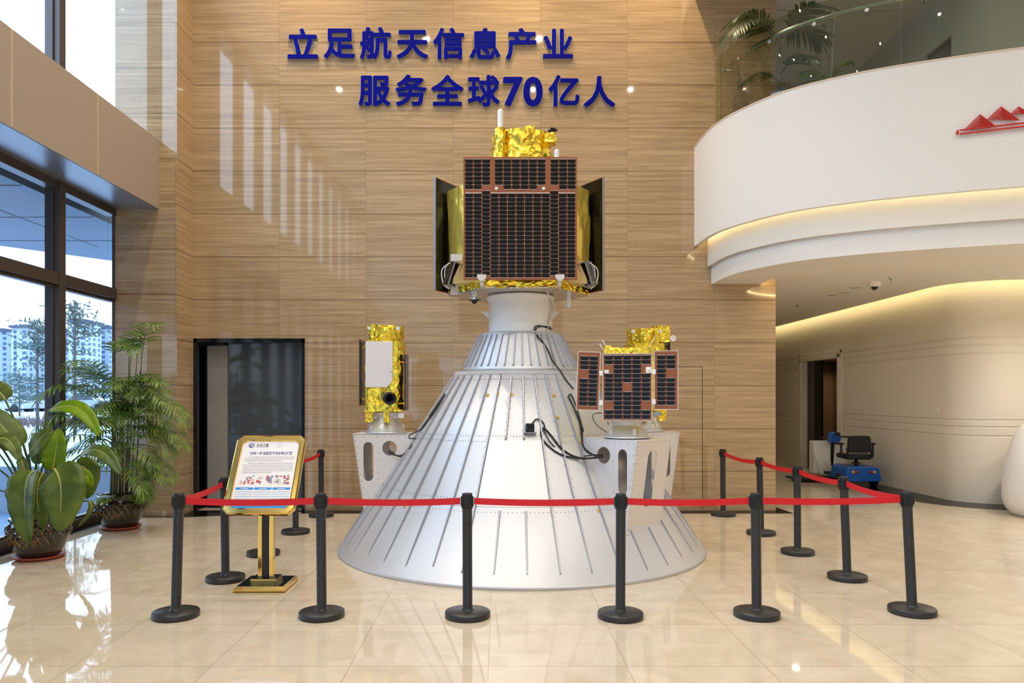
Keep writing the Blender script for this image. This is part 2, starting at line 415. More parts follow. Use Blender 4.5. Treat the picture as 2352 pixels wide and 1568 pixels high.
# window wall at the left -------------------------------------------------
Y0 = -8.0
mull_y = [8.78-1.27*k for k in range(14) if 8.78-1.27*k > Y0]
ZB0, ZB1 = 4.12, 5.04
w1 = empty('window_1', (GX, 0, 0), kind='structure')
b = MB(); b.box((-.05, Y0, 0), (.06, CYF, .11)); b.box((-.05, Y0, .11), (.02, CYF, .14)); b.build('sill', T['mull'], w1)
b = MB(); b.box((-.05, Y0, ZB0-.10), (.08, CYF, ZB0)); b.build('head_frame', T['mull'], w1)
b = MB(); b.box((-.06, Y0, 2.905), (.09, CYF, 3.05)); b.box((-.03, Y0, 2.87), (.05, CYF, 2.905)); b.build('transom', T['mull'], w1, bevel=.006)
for y in mull_y:
    b = MB(); b.box((-.08, y-.06, .11), (.10, y+.06, ZB0)); b.box((-.05, y-.085, .11), (.03, y+.085, ZB0)); b.build('mullion', T['mull'], w1, bevel=.004)
b = MB(); b.box((.03, CYF-.02, .11), (.06, CYF, ZB0)); b.build('jamb', T['mull'], w1)
b = MB(); b.box((-.012, Y0, .1), (.012, CYF, ZB0)); b.build('glass', T['glass'], w1)
w2 = empty('window_2', (GX, 0, ZB1), kind='structure')
for y in mull_y:
    b = MB(); b.box((-.08, y-.06, 0), (.10, y+.06, CEIL-ZB1)); b.box((-.05, y-.085, 0), (.03, y+.085, CEIL-ZB1)); b.build('mullion', T['mull'], w2, bevel=.004)
b = MB(); b.box((-.012, Y0, 0), (.012, CYF, CEIL-ZB1)); b.build('glass', T['glass'], w2)
b = MB(); b.box((-.05, Y0, CEIL-ZB1-.1), (.08, CYF, CEIL-ZB1)); b.build('head_frame', T['mull'], w2)
# clad beam between the two windows
bm_ = empty('beam', (0,0,0), kind='structure')
ys = [CYF, 8.52, 7.01, 5.5, 4.0, 2.5, 1.0, -.5, -2, -3.5, -5, -6.5, -8]
b = MB()
for i in range(len(ys)-1): b.box((-4.56, ys[i+1]+.012, ZB0), (-4.54, ys[i]-(0.012 if i else 0), ZB1))
b.build('fascia_panel', T['bronze'], bm_)
b = MB(); b.box((-4.556, Y0, ZB0+.002), (-4.5415, CYF, ZB1)); b.build('joint', mat('cream_joint', lin(205, 184, 152), .5), bm_)
b = MB(); b.box((-5.35, Y0, ZB0-.004), (-4.56, CYF, ZB0+.02)); b.build('soffit_panel', T['soffit'], bm_)
b = MB(); b.box((-5.35, Y0, ZB1-.02), (-4.56, CYF, ZB1)); b.build('top_panel', T['bronze'], bm_)

# opening with the smoked glass door --------------------------------------
d1 = empty('door_1', (0, WY, 0), kind='structure')
b = MB(); b.box((DX0, -.01, DZ-.055), (DX1, .34, DZ)); b.box((DX1-.045, -.01, 0), (DX1, .34, DZ)); b.box((DX0, -.01, 0), (DX0+.05, .34, DZ))
b.build('door_casing', T['blackgloss'], d1)
b = MB(); b.box((-4.19, .22, .08), (-3.90, .26, DZ-.09)); b.build('side_panel', T['grey'], d1)
b = MB(); b.box((-3.90, .235, .05), (-2.78, .255, DZ-.055)); b.build('door_leaf', T['darkglass'], d1)
b = MB(); b.box((-4.3, .34, 0), (-2.7, .4, 2.6)); b.build('backing', T['blackgloss'], d1)
b = MB(); b.box((-3.90, .22, 0), (-2.78, .27, .07)); b.build('bottom_rail', T['blackgloss'], d1)

# ------------------------------------------------------------------ balcony
def offset(P, d):      # move a plan polyline inwards (to the right of its travel direction)
    o = []
    for i, p in enumerate(P):
        t = (P[min(i+1, len(P)-1)]-P[max(i-1, 0)]).normalized(); o.append(p+Vector((-t.y, t.x))*d)
    return o
OUT = catmull([(2.77,10.6),(2.775,10.05),(2.83,9.63),(2.98,9.21),(3.32,8.645),(3.84,8.22),(4.40,7.93),(5.3,7.58),(6.5,7.22),(8.2,6.85),(10,6.6),(11.8,6.5)], 7)
OUT[0] = Vector((2.77, WY))
def clampw(P):
    Q = [p.copy() for p in P]
    for q in Q: q.y = min(q.y, WY)
    return Q
def band(b, P, Q, z0, z1, mi=0):   # closed strip between two plan polylines
    n = len(P)
    vs = [(p.x, p.y, z0) for p in P]+[(p.x, p.y, z1) for p in P]+[(p.x, p.y, z0) for p in Q]+[(p.x, p.y, z1) for p in Q]
    fs = []
    for i in range(n-1):
        fs += [(i, i+1, n+i+1, n+i), (2*n+i, 3*n+i, 3*n+i+1, 2*n+i+1)]
    b.add(vs, fs, mi, True)
    b.add(vs, [(i, 2*n+i, 2*n+i+1, i+1) for i in range(n-1)]+[(n+i, n+i+1, 3*n+i+1, 3*n+i) for i in range(n-1)]+[(0, n, 3*n, 2*n), (n-1, 3*n-1, 4*n-1, 2*n-1)], mi, False)
o_ = lambda d: clampw(offset(OUT, d))
bal = empty('balcony', (0,0,0), kind='structure')
b = MB(); band(b, o_(0), o_(.06), 3.73, 5.12); band(b, o_(.06), o_(.30), 5.0, 5.12); b.build('fascia', T['white'], bal)
b = MB(); band(b, o_(-.006), o_(.31), 5.12, 5.135); b.build('coping', mat('cream_coping', lin(226, 205, 180), .5), bal)
b = MB(); band(b, o_(.19), o_(.28), 3.445, 3.96); band(b, o_(.05), o_(.28), 3.94, 3.98); b.build('upper_band', T['white'], bal)
b = MB(); band(b, o_(.24), o_(.30), 3.194, 3.445); b.build('lower_band', T['white'], bal)
b = MB(); band(b, o_(.065), o_(.085), 3.84, 3.87); b.build('light_strip', T['ledsoft'], bal)
IN = catmull([(3.69, 10.6), (3.70, 10.14), (3.80, 9.6), (4.12, 9.1), (4.62, 8.80), (5.3, 8.58), (5.95, 8.42), (7.2, 8.2), (9, 8.0), (11.8, 7.9)], 8)
# soffit between lower band and its inner lip, resampled to equal counts
def resample(P, n):
    L = [0]
    for i in range(1, len(P)): L.append(L[-1]+(P[i]-P[i-1]).length)
    o = []; j = 0
    for k in range(n):
        s = L[-1]*k/(n-1)
        while j < len(P)-2 and L[j+1] < s: j += 1
        o.append(P[j].lerp(P[j+1], (s-L[j])/max(1e-6, L[j+1]-L[j])))
    return o
A_, B_ = resample(o_(.27), 70), resample(IN, 70)
b = MB(); band(b, A_, B_, 3.2, 3.26); b.build('soffit', T['white'], bal)
b = MB(); band(b, B_, offset(B_, .02), 3.2, 3.34); b.build('soffit_lip', T['white'], bal)
b = MB(); band(b, offset(B_, .03), offset(B_, .045), 3.255, 3.28); b.build('light_strip', T['ledwarm'], bal)
b = MB(); band(b, resample(o_(.28), 70), resample(offset(IN, 1.0), 70), 4.3, 4.45); b.build('mezzanine_slab', T['ceil'], bal)
b = MB(); b.box((XE+.02, WY+.36, 4.3), (12, 24, 4.45)); b.build('mezzanine_slab', T['ceil'], bal)
# low ceiling under the mezzanine
RX, RY, RR = 7.0, 11.2, .62      # the corridor wall, its return and the corner radius
path = [Vector((RX, 24)), Vector((RX, 17.4))]
corner = [Vector((RX, 15.3)), Vector((RX, 13.5)), Vector((RX, RY+RR))]
corner += [Vector((RX+RR-RR*cos(a), RY+RR-RR*sin(a))) for a in [pi/2*k/12 for k in range(1, 13)]]+[Vector((11.8, RY))]
low = [p for p in B_]
wallin = [Vector((11.8, RY-.22)), Vector((RX+RR, RY-.22))]+[Vector((RX+RR-(RR+.22)*cos(a), RY+RR-(RR+.22)*sin(a))) for a in [pi/2*(1-k/10) for k in range(0, 11)]]+[Vector((RX-.22, 24))]
poly = low+wallin+[Vector((XE-.1, 24)), Vector((XE-.1, WY+.3)), Vector((XE-.1, WY))]
b = MB(); b.prism([tuple(p) for p in poly], 3.32, 3.35); struct(b.build('ceiling_low', T['ceil']))
# cove light along the corridor wall
def sweep_strip(P, d0, d1, z0, z1, b):
    band(b, offset(P, -d0), offset(P, -d1), z0, z1)
cwall = [Vector((RX, 23))]+[Vector((RX, 17)), Vector((RX, 14))]+corner[1:]
cv = empty('trim_3', (0,0,0), kind='structure')
b = MB(); band(b, offset(cwall, -.235), offset(cwall, -.25), 3.37, 3.41); b.build('light_strip', T['ledwarm'], cv)
b = MB(); band(b, offset(cwall, .0), offset(cwall, -.40), 3.53, 3.56); b.build('cove_top', T['white'], cv)
# grooved white wall along the corridor
gz = [1.015, 1.15, 1.255, 2.26, 2.39, 2.50]
prof = [(0, .0)]
for z in gz: prof += [(0, z-.016), (.012, z-.010), (.012, z+.010), (0, z+.016)]
prof += [(0, 3.55)]
def swept(b, P, prof, mi=0):
    n = len(P); vs = []
    for d, z in prof: vs += [(q.x, q.y, z) for q in offset(P, d)]
    b.add(vs, [(j*n+i, j*n+i+1, (j+1)*n+i+1, (j+1)*n+i) for j in range(len(prof)-1) for i in range(n-1)], mi, False)
b = MB(); swept(b, [Vector((RX, 24)), Vector((RX, 17.36))], prof)
swept(b, [Vector((RX, 17.36)), Vector((RX, 15.33))], [(0, 2.46), (0, 3.55)])
n0 = len(b.f); P = [Vector((RX, 15.33))]+corner[1:]; swept(b, P, prof)
wr = b.build('wall_corridor', T['cream'], recalc=False); struct(wr)
for i in range(n0, len(wr.data.polygons)): wr.data.polygons[i].use_smooth = True
em = wr.modifiers.new('edges', 'EDGE_SPLIT'); em.split_angle = R(25)
b = MB(); band(b, offset(P, -.62), offset(P, -.0), 0, .003); struct(b.build('trim_4', T['granite']))
# corridor door
d2 = empty('door_2', (RX, 16.345, 0), kind='structure')
b = MB()
for y0, y1 in ((-1.0, -.915), (.915, 1.0)): b.box((-.04, y0, 0), (.12, y1, 2.50))
b.box((-.04, -1.0, 2.41), (.12, 1.0, 2.50)); b.box((-.02, -1.08, 0), (.1, -1.0, 2.58)); b.box((-.02, 1.0, 0), (.1, 1.08, 2.58)); b.box((-.02, -1.08, 2.50), (.1, 1.08, 2.58))
b.build('door_trim', T['cream'], d2, bevel=.012)
b = MB(); b.box((.12, .18, 0), (.16, .915, 2.41)); b.build('door_leaf', T['blackgloss'], d2)
b = MB(); b.box((.7, -1.8, 0), (.75, 1.8, 2.6)); b.build('inner_wall', T['wood'], d2)
b = MB(); b.box((.12, .915, 0), (.7, .95, 2.5)); b.box((.12, -.95, 0), (.7, -.915, 2.5)); b.box((.12, -.95, 2.41), (.7, .95, 2.5)); b.build('reveal', T['wood'], d2)
# corridor left wall (hidden behind the back wall) and end wall
b = MB(); b.box((XE-.2, WY+.35, 0), (XE, 24, 4.3)); struct(b.build('wall_left', T['cream']))
b = MB(); b.box((XE-.2, 23.8, 0), (12, 24, CEIL)); struct(b.build('wall_end', T['cream']))
# upper floor: ceiling, drop to hall ceiling, side wall with its door
b = MB(); b.prism([tuple(p) for p in o_(0)]+[(11.8, 10.98), (XE+.03, 10.98), (XE+.03, WY)], 7.25, 7.3)
b.box((XE-.2, WY+.37, 7.25), (12, 24, 7.3)); struct(b.build('ceiling_upper', T['ceil']))
b = MB(); band(b, o_(0), o_(.1), 7.25, CEIL); struct(b.build('wall_upper', T['white']))
b = MB(); b.box((6.2, 9.5, 4.45), (6.4, 10.27, 7.25)); b.box((6.2, 10.9, 4.45), (6.4, 24, 7.25)); b.box((6.2, 10.27, 6.55), (6.4, 10.9, 7.25)); b.box((6.4, 9.5, 4.45), (12, 9.7, 7.25))
struct(b.build('wall_mezzanine', mat('grey_white_wall', lin(212, 214, 214), .5)))
d4 = empty('door_4', (6.2, 10.585, 4.45), kind='structure')
b = MB(); b.box((.05, -.315, 0), (.1, .315, 2.1)); b.build('door_leaf', mat('dark_bronze_door', lin(70, 62, 52), .4), d4)
b = MB(); b.box((XE-.2, WY+.35, 4.45), (XE, 24, 7.25)); struct(b.build('wall_upper_left', T['trav']))

# ------------------------------------------------------------------ glass balustrade
gl = empty('glass_balustrade', (2.9, 10.5, 5.13), label='curved tinted glass balustrade with steel handrail on top of the white balcony', cat='balustrade')
def local(P, e): return [Vector((p.x-e.location.x, p.y-e.location.y)) for p in P]
RL = resample(o_(.10), 200)
breaks = []
for xp in (1655, 1808, 2068):
    breaks.append(min(range(200), key=lambda i: abs(CX+F*RL[i].x/RL[i].y-xp)))
i0 = min(range(200), key=lambda i: abs(RL[i].y-9.95))
segs = [i0]+breaks+[breaks[-1]+30, breaks[-1]+62, 199]
for a, c in zip(segs, segs[1:]):
    P = local(RL[a:c+1], gl); t0 = (P[1]-P[0]).normalized()*.006; P[0] = P[0]+t0; P[-1] = P[-1]-(P[-1]-P[-2]).normalized()*.006
    b = MB(); band(b, P, offset(P, .014), 0, .93); b.build('glass_panel', [T['rail_glass']], gl)
hr = local(o_(.22), gl); hr = [p for p, q in zip(hr, o_(.22)) if q.y < 9.9]
b = MB(); b.tube([(p.x, p.y, .80) for p in hr], .03, 12); b.build('handrail', T['steel'], gl)
for i in range(3, len(hr), 6):
    p = hr[i]; q = offset(hr, -.125)[i]; b = MB()
    b.tube([(q.x, q.y, .70), (p.x, p.y, .70), (p.x, p.y, .775)], .007, 6)
    d = (p-q).normalized()*.012; b.tube([(q.x-d.x, q.y-d.y, .70), (q.x+d.x, q.y+d.y, .70)], .022, 12); b.build('rail_bracket', T['steel'], gl)

# red mountain emblem on the balcony ---------------------------------------
em_o = empty('mountain_emblem', (0,0,0), label='red mountain range emblem with striped peaks on the white curved balcony', cat='emblem')
def on_bal(xp, z):   # point of the balcony face at photo column xp
    P = OUT
    for i in range(len(P)-1):
        a, c = CX+F*P[i].x/P[i].y, CX+F*P[i+1].x/P[i+1].y
        if P[i].y < 9.5 and a <= xp <= c:
            t = (xp-a)/(c-a); return P[i].lerp(P[i+1], t)
p0 = on_bal(2195, 4); 
dirv = (on_bal(2345, 4)-p0).normalized()
def zof(xp, yp): q = on_bal(min(xp, 2352), 4); return H+(CY-yp)*q.y/F
def emb(pts): 
    r = []
    for xp, yp in pts:
        q = on_bal(min(xp, 2352), 4); s = (q-p0).dot(dirv)
        if xp > 2352: s += (xp-2352)*q.y/F
        r.append((s, H+(CY-yp)*q.y/F))
    return r
nrm = Vector((-dirv.y, dirv.x)); face = Matrix(((dirv.x, 0, -(-nrm.x) if False else -nrm.x, p0.x), (dirv.y, 0, -nrm.y, p0.y), (0, 1, 0, 0), (0, 0, 0, 1)))
face = Matrix.Translation(Vector((-nrm.x, -nrm.y, 0))*.03) @ face
def zm(x, y): return (2160+x*192/2352, 220+y*120/1470)
def peak(b, top, left, right, k, base=None):
    T_, L_, R_ = [Vector(emb([zm(*q)])[0]) for q in (top, left, right)]
    C_ = (L_+R_)/2
    for i in range(k):
        s0 = 1-i/k; s1 = s0-.6/k
        if s1 < 0: s1 = 0.001
        f = lambda V, s: C_+(V-C_)*s
        ring = [f(L_, s0), f(T_, s0), f(R_, s0), f(R_, s1), f(T_, s1), f(L_, s1)]
        b.mesh(curve_mesh([[tuple(v) for v in ring]], .02), face)
    # thin backing joins the stripes
for nm, a in (('peak', ((1092, 550), (650, 980), (1545, 885), 5)), ('peak', ((1680, 330), (1290, 690), (2200, 715), 6)), ('peak', ((2165, 335), (1945, 540), (2500, 560), 5))):
    b = MB(); peak(b, *a); b.build(nm, T['red'], em_o)
b = MB()
top = emb([zm(530, 995), zm(1500, 890), zm(2352, 790)]); bot = emb([zm(530, 1100), zm(1500, 1000), zm(2352, 885)])
ex = (Vector(top[2])-Vector(top[1])).normalized()*1.2; ex2 = (Vector(bot[2])-Vector(bot[1])).normalized()*1.2
for ln in (top, bot):
    p, q = Vector(ln[0]), Vector(ln[2])+((Vector(ln[2])-Vector(ln[0])).normalized()*1.2); th = .006
    b.mesh(curve_mesh([[(p.x, p.y-th), (q.x, q.y-th), (q.x, q.y+th), (p.x, p.y+th)]], .02), face)
c0 = (Vector(top[0])+Vector(bot[0]))/2; rr = (Vector(top[0])-Vector(bot[0])).length/2+.006
b.mesh(curve_mesh([[(c0.x-.01+rr*cos(a), c0.y+rr*sin(a)) for a in [pi/2+pi*k/12 for k in range(13)]]], .02), face)
b.build('baseline', T['red'], em_o)

# ------------------------------------------------------------------ wall lettering
names = {'立':'character 立, first of the upper line','足':'character 足, second of the upper line','航':'character 航, third of the upper line','天':'character 天, fourth of the upper line',
 '信':'character 信, fifth of the upper line','息':'character 息, sixth of the upper line','产':'character 产, seventh of the upper line','业':'character 业, last of the upper line',
 '服':'character 服, first of the lower line','务':'character 务, second of the lower line','全':'character 全, third of the lower line','球':'character 球 just before the digits',
 '7':'digit 7 in the lower line','0':'digit 0 in the lower line','亿':'character 亿 just after the digits','人':'character 人, last of the lower line'}
L1 = [('立',697,103),('足',781,103),('航',864,102),('天',948,105),('信',1031,103),('息',1114,103),('产',1197,104),('业',1281,103)]
L2 = [('服',861,211),('务',945,210),('全',1028,210),('球',1111,211),('7',1178,213),('0',1224,213),('亿',1295,211),('人',1376,213)]
for ch, xp, yp in L1+L2:
    dg_ = ch.isdigit(); size = .545 if dg_ else .452
    g_ = text_mesh(ch, size, .006, 0); k_ = text_mesh(ch, size, .016, 0)
    x0, x1, y0, y1 = bounds(k_); c = px(xp, yp, WY); b = MB()
    for me_, zz, dd, mi in ((k_, .016, .0185, 1), (g_, .0385, .0130, 0)):      # strokes thickened evenly all round
        if dg_: dd += .006
        for q in range(8):
            b.mesh(me_, Matrix.Translation((-(x0+x1)/2+dd*cos(pi/4*q), -(y0+y1)/2+dd*sin(pi/4*q), zz+q*.00005)), mi)
    o = b.build('wall_letter', [T['blueletter'], T['silver']], None)
    o.location = (c.x, WY, c.z); o.rotation_euler = (pi/2, 0, 0)
    tag(o, 'blue raised wall '+names[ch], 'letter', 'blue letters on the stone wall')

# ------------------------------------------------------------------ payload adapter cone
CX0, CY0 = .244, 8.136
RB, RT, ZT = 1.93, .708, 1.87
def rc(z): return RB+(RT-RB)*min(max(z, 0), ZT)/ZT
cone = empty('payload_adapter', (CX0, CY0, 0), label='large riveted aluminium cone carrying the models, standing on the floor inside the red barrier', cat='display base')
b = MB(); b.lathe([(RB+.006, 0), (RB+.012, .012), (RB+.006, .03), (RB, .032), (rc(.63), .63)], 96, mi=0)
b.lathe([(rc(.63), .63), (rc(.66), .66), (rc(1.225), 1.225), (rc(ZT), ZT), (.63, 1.872)], 96)
b.lathe([(rc(.632)+.004, .628), (rc(.64)+.005, .64), (rc(.646)+.001, .646)], 96)
b.build('lower_cone', T['alu'], cone)
b = MB(); b.lathe([(.63, 1.868), (.66, 1.868), (.665, 1.876), (.66, 1.886), (.632, 1.89)], 96); b.build('joint_ring', T['alu2'], cone)
b = MB(); b.lathe([(.626, 1.888), (.442, 2.27), (.43, 2.284), (.33, 2.286)], 96); b.build('upper_cone', T['alu'], cone)
b = MB(); b.lathe([(.345, 2.284), (.345, 2.60), (.349, 2.64), (.368, 2.664), (.372, 2.676), (.35, 2.69), (.30, 2.695)], 72); b.build('interface_cylinder', T['whitealu'], cone)
NR = 42
def on_cone(a, z, off=0):
    r = rc(z)+off; return Vector((r*cos(a), r*sin(a), z+off*.55))
def stringer(r0, z0, r1, z1, a, wd, ht):
    b = MB(); d = Vector((r1-r0, 0, z1-z0)); n = Vector((d.z, 0, -d.x)).normalized(); L = []
    for r, z, k in ((r0, z0, .25), (r0+d.x*.03, z0+d.z*.03, 1), (r0+d.x*.985, z0+d.z*.985, 1), (r1, z1, .25)):
        q = [Vector((r, -wd, z)), Vector((r, -wd*.5, z))+n*ht*k, Vector((r, wd*.5, z))+n*ht*k, Vector((r, wd, z))]
        L += q
    fs = [(i*4+k, i*4+k+1, i*4+k+5, i*4+k+4) for i in range(3) for k in range(3)]+[(0,1,2,3)[::-1], (12,13,14,15)]
    b.add(L, fs, 0, False, Matrix.Rotation(a, 4, 'Z')); return b
BR = {180: 1, -48.5: 1, 15: 1}
for k in range(NR):
    a = -pi/2+2*pi*k/NR
    kk = k if k <= NR/2 else k-NR
    if kk in (-1, 0):
        stringer(rc(.10), .10, rc(.60), .60, a, .011, .020).build('stringer', T['alu2'], cone)
        stringer(rc(1.20), 1.20, rc(1.80), 1.80, a, .010, .018).build('stringer', T['alu2'], cone)
        continue
    z0 = .07 if k % 3 else .10
    z1 = 1.83
    deg = math.degrees(a)
    deg = (deg+180) % 360-180
    for bd in BR:
        df = abs((deg-bd+180) % 360-180)
        if df < 8.2: z1 = .40
        elif df < 13 : z1 = .52
    stringer(rc(z0), z0, rc(z1), z1, a, .011, .020).build('stringer', T['alu2'], cone)
for k in range(NR):
    a = -pi/2+2*pi*k/NR
    stringer(.612, 1.915, .452, 2.25, a, .010, .016).build('short_stringer', T['alu2'], cone)
# rivets
b = MB()
def rivet(p, n, r=.0055):
    n = n.normalized(); u = n.orthogonal().normalized(); v = n.cross(u)
    b.add([p+u*r, p+v*r, p-u*r, p-v*r, p+n*r*.7], [(0,1,4), (1,2,4), (2,3,4), (3,0,4)], 0)
def cn(a): return Vector((cos(a)*ZT, sin(a)*ZT, RB-RT))
for z in (.085, .125, .165, .585, .69, 1.185, 1.235, 1.78, 1.83):
    m = NR*6
    for k in range(m):
        if k % 6 == 0: continue
        a = -pi/2+2*pi*k/m+(.5*2*pi/m if z in (.125, 1.235) else 0)
        if sin(a) < .45: rivet(on_cone(a, z, .001), cn(a))
for z, r in ((1.925, .607), (1.945, .598), (2.24, .455), (2.26, .448)):
    m = NR*4
    for k in range(m):
        a = 2*pi*k/m
        if sin(a) < .45: rivet(Vector((r*cos(a), r*sin(a), z)), Vector((cos(a), sin(a), .45)), .004)
for k in range(NR):
    a = -pi/2+2*pi*k/NR
    if sin(a) > .45: continue
    for i in range(44):
        z = .12+i*.039
        kk = k if k <= NR/2 else k-NR
        if kk in (-1, 0) and .6 < z < 1.2: continue
        for sgn in ((1,) if i % 2 else (-1,)): rivet(on_cone(a+sgn*.017/rc(z), z, .001), cn(a), .0045)
rv = b.build('rivets', T['rivet'], cone); rv['kind'] = 'stuff'
# access hatch
st = 2*pi/NR; b = MB(); a0, a1 = -pi/2-2*st+.012, -pi/2+st-.012; n = 14; vs = []
for z in (.655, 1.195):
    for i in range(n+1): vs.append(on_cone(a0+(a1-a0)*i/n, z, .004))
for z in (.655, 1.195):
    for i in range(n+1): vs.append(on_cone(a0+(a1-a0)*i/n, z, -.004))
m = n+1
fs = [(i, i+1, m+i+1, m+i) for i in range(n)]+[(i, 2*m+i, 2*m+i+1, i+1) for i in range(n)]+[(m+i, m+i+1, 3*m+i+1, 3*m+i) for i in range(n)]+[(0, m, 3*m, 2*m), (n, 2*m+n, 3*m+n, m+n)]
b.add(vs, fs, 0, False); b.build('hatch', aluminium('hatch_aluminium', lin(212, 211, 210), .40, .45), cone)
# brackets
def bracket(deg):
    a = R(deg); rt = empty('support_bracket', (0,0,0), a); rt.parent = cone
    ht = 1.21
    poly = rounded([(1.77, ht), (1.645, .36), (1.58, .36), (1.02, ht)], .006)
    holes = [slot(0, .72, 1.13, .052), circle(1.385, 1.065, .077)]
    sl = [(1.607+p[0]+(p[1]-.93)*.0, p[1]) for p in holes[0]]
    me = curve_mesh([poly, sl, holes[1]], .006)
    # local (u, z) -> x=u, z=z, y=+-.25
    for s in (-1, 1):
        b = MB(); b.mesh(me, Matrix(((1,0,0,0), (0,0,1,s*.247), (0,1,0,0), (0,0,0,1)))); b.build('side_plate', T['bracket'], rt)
    tl = sqrt((1.77-1.645)**2+(ht-.36)**2); dx = (1.77-1.645)/tl; dz = (ht-.36)/tl
    me = curve_mesh([[(-.25, 0), (.25, 0), (.25, tl), (-.25, tl)], slot(0, tl-.62, tl-.09, .065, dx=-.0)], .006)
    b = MB(); b.mesh(me, Matrix(((0, dx, 1, 1.645), (1, 0, 0, 0), (0, dz, 0, .36), (0,0,0,1)))); b.build('outer_plate', T['bracket'], rt)
    b = MB(); b.box((1.04, -.25, ht-.004), (1.778, .25, ht+.004)); b.build('top_plate', T['bracket'], rt)
    b = MB()
    def rv2(u, s, z): 
        b.lathe([(.005, 0), (.003, .003), (.0001, .003)], 6, M=Matrix.Translation((u, s*.25, z)) @ Matrix.Rotation(s*-pi/2, 4, 'X'), smooth=False)
    for s in (-1, 1):
        for i in range(9): rv2(1.74-i*.075, s, ht-.025)
        for i in range(11): rv2(1.742-i*.0115, s, ht-.06-i*.072)
        for i in range(8): rv2(1.50-i*.0, s, ht-.12-i*.07) if i > 0 else None
    for sy in (-.235, .235):
        for i in range(11):
            q = tl*(.06+.088*i); b.lathe([(.005, 0), (.003, .003), (.0001, .003)], 6, M=Matrix.Translation((1.645+dx*q+.003, sy, .36+dz*q)) @ Matrix.Rotation(pi/2, 4, 'Y'), smooth=False)
    r_ = b.build('bracket_rivets', T['rivet'], rt)
    return rt
for d in BR: bracket(d)
# small fins on the cylinder, fittings
for s in (-1, 1):
    b = MB(); b.prism([(s*.342, -.02), (s*.43, 0), (s*.342, .02)], 2.52, 2.526); b.add([(s*.342, 0, 2.44), (s*.342, 0, 2.526), (s*.425, 0, 2.526)], [(0,1,2)], 0)
    b.build('fin', T['whitealu'], cone)
def cone_hit(xp, yp, off=0):
    d = Vector(((xp-CX)/F, 1, (CY-yp)/F)); o = Vector((0, 0, H))
    D = 5.5
    while D < 8.6:
        p = o+d*D; q = p-Vector((CX0, CY0, 0)); r = q.xy.length
        R_ = rc(q.z) if q.z < 1.88 else (.626+(.442-.626)*(q.z-1.888)/.382 if q.z < 2.275 else .345)
        if r <= R_+off*1.19: return q
        D += .002
    return q
for xp, yp in ((1120,907),(1142,906),(1175,906),(1272,908),(1281,959),(1333,1016),(930,1163),(1376,1173),(1441,1229),(1548,1203)):
    q = cone_hit(xp, yp, .002); a = atan2(q.y, q.x)
    n = Vector((cos(a)*ZT, sin(a)*ZT, RB-RT)).normalized(); M = Matrix.Translation(q) @ n.to_track_quat('Z', 'Y').to_matrix().to_4x4()
    b = MB(); b.box((-.016, -.014, -.004), (.016, .014, .004), M=M); b.lathe([(.007, .004), (.006, .009), (.0001, .009)], 10, M=M)
    b.build('sensor_patch', mat('amber_patch', lin(206, 160, 74), .35) if 'amber_patch' not in bpy.data.materials else bpy.data.materials['amber_patch'], cone)
# black connector box on a small shelf
q = cone_hit(1217, 980, .0); b = MB(); b.box((-.04, -.05, -.045), (.04, .03, .035)); b.lathe([(.028, 0), (.028, .03), (.02, .03), (.018, .008), (.0001, .008)], 16, M=Matrix.Translation((0, -.05, 0)) @ Matrix.Rotation(pi/2, 4, 'X'))
b.build('connector', T['blackgloss'], cone, Matrix.Translation(q+Vector((0, -.02, 0))), bevel=.004)
b = MB(); b.box((-.065, -.06, -.055), (.06, .08, -.047), M=Matrix.Translation(q+Vector((0, -.02, 0)))); b.build('connector_shelf', T['alu2'], cone)
def cable(pts, r=.006, name='cable', m='rubber', off=.012):
    P = [cone_hit(x, y, off) if len(t) == 0 else Vector((px(x, y, t[0])-Vector((CX0, CY0, 0)))) for x, y, *t in pts]
    b = MB(); b.tube(catmull(P, 6), r, 6); b.build(name, T[m], cone)
cable([(1220,975),(1232,962),(1246,968),(1252,980)], .006)
cable([(1249,981),(1242,996),(1256,1020),(1290,1044),(1340,1053,6.95),(1385,1046,6.86)], .008)
cable([(1249,981),(1266,1000),(1290,1030),(1320,1048),(1350,1052,6.93),(1385,1049,6.86)], .009)
cable([(1246,983),(1270,1022),(1310,1047,7.08),(1385,1043,6.86)], .006)
cable([(1268,756),(1240,748),(1228,752),(1232,770),(1244,782),(1260,806),(1270,830),(1286,850),(1300,872),(1317,893)], .007)
cable([(1266,751),(1245,749),(1231,756),(1236,772),(1247,786)], .005)
cable([(1305,910),(1320,940),(1336,985),(1338,1020),(1352,1040,7.0),(1385,1047,6.86)], .007)
cable([(1305,910),(1312,906),(1324,935),(1340,990)], .007)
cable([(1309,915),(1330,965),(1337,1012),(1346,1032,7.0),(1372,1050,6.9)], .006)
cable([(1398,975,7.02),(1388,950,7.1),(1362,952,7.2),(1370,975,7.1),(1398,995,7.1)], .004)
cable([(1022,904),(1000,942),(975,975),(955,1003),(928,1043,7.8),(905,1044,7.86),(893,1036,7.86)], .008)
cable([(1020,906),(990,950),(966,985),(943,997,7.75),(940,1006,7.75),(955,1007)], .006)
cable([(950,1010),(940,1030),(920,1048,7.85),(900,1040,7.86)], .005)
b = MB(); b.tube([(.30, -.20, 2.68), (.335, -.16, 2.55), (.29, -.20, 2.40), (.27, -.22, 2.29), (.44, -.44, 1.90)], .008, 6); b.build('cable', T['steel'], cone)
b = MB(); b.tube(catmull([(.30,-.42,2.79), (.27,-.32,2.70), (.36,-.2,2.55), (.335,-.17,2.42)], 6), .005, 6); b.build('cable', T['white2'], cone)

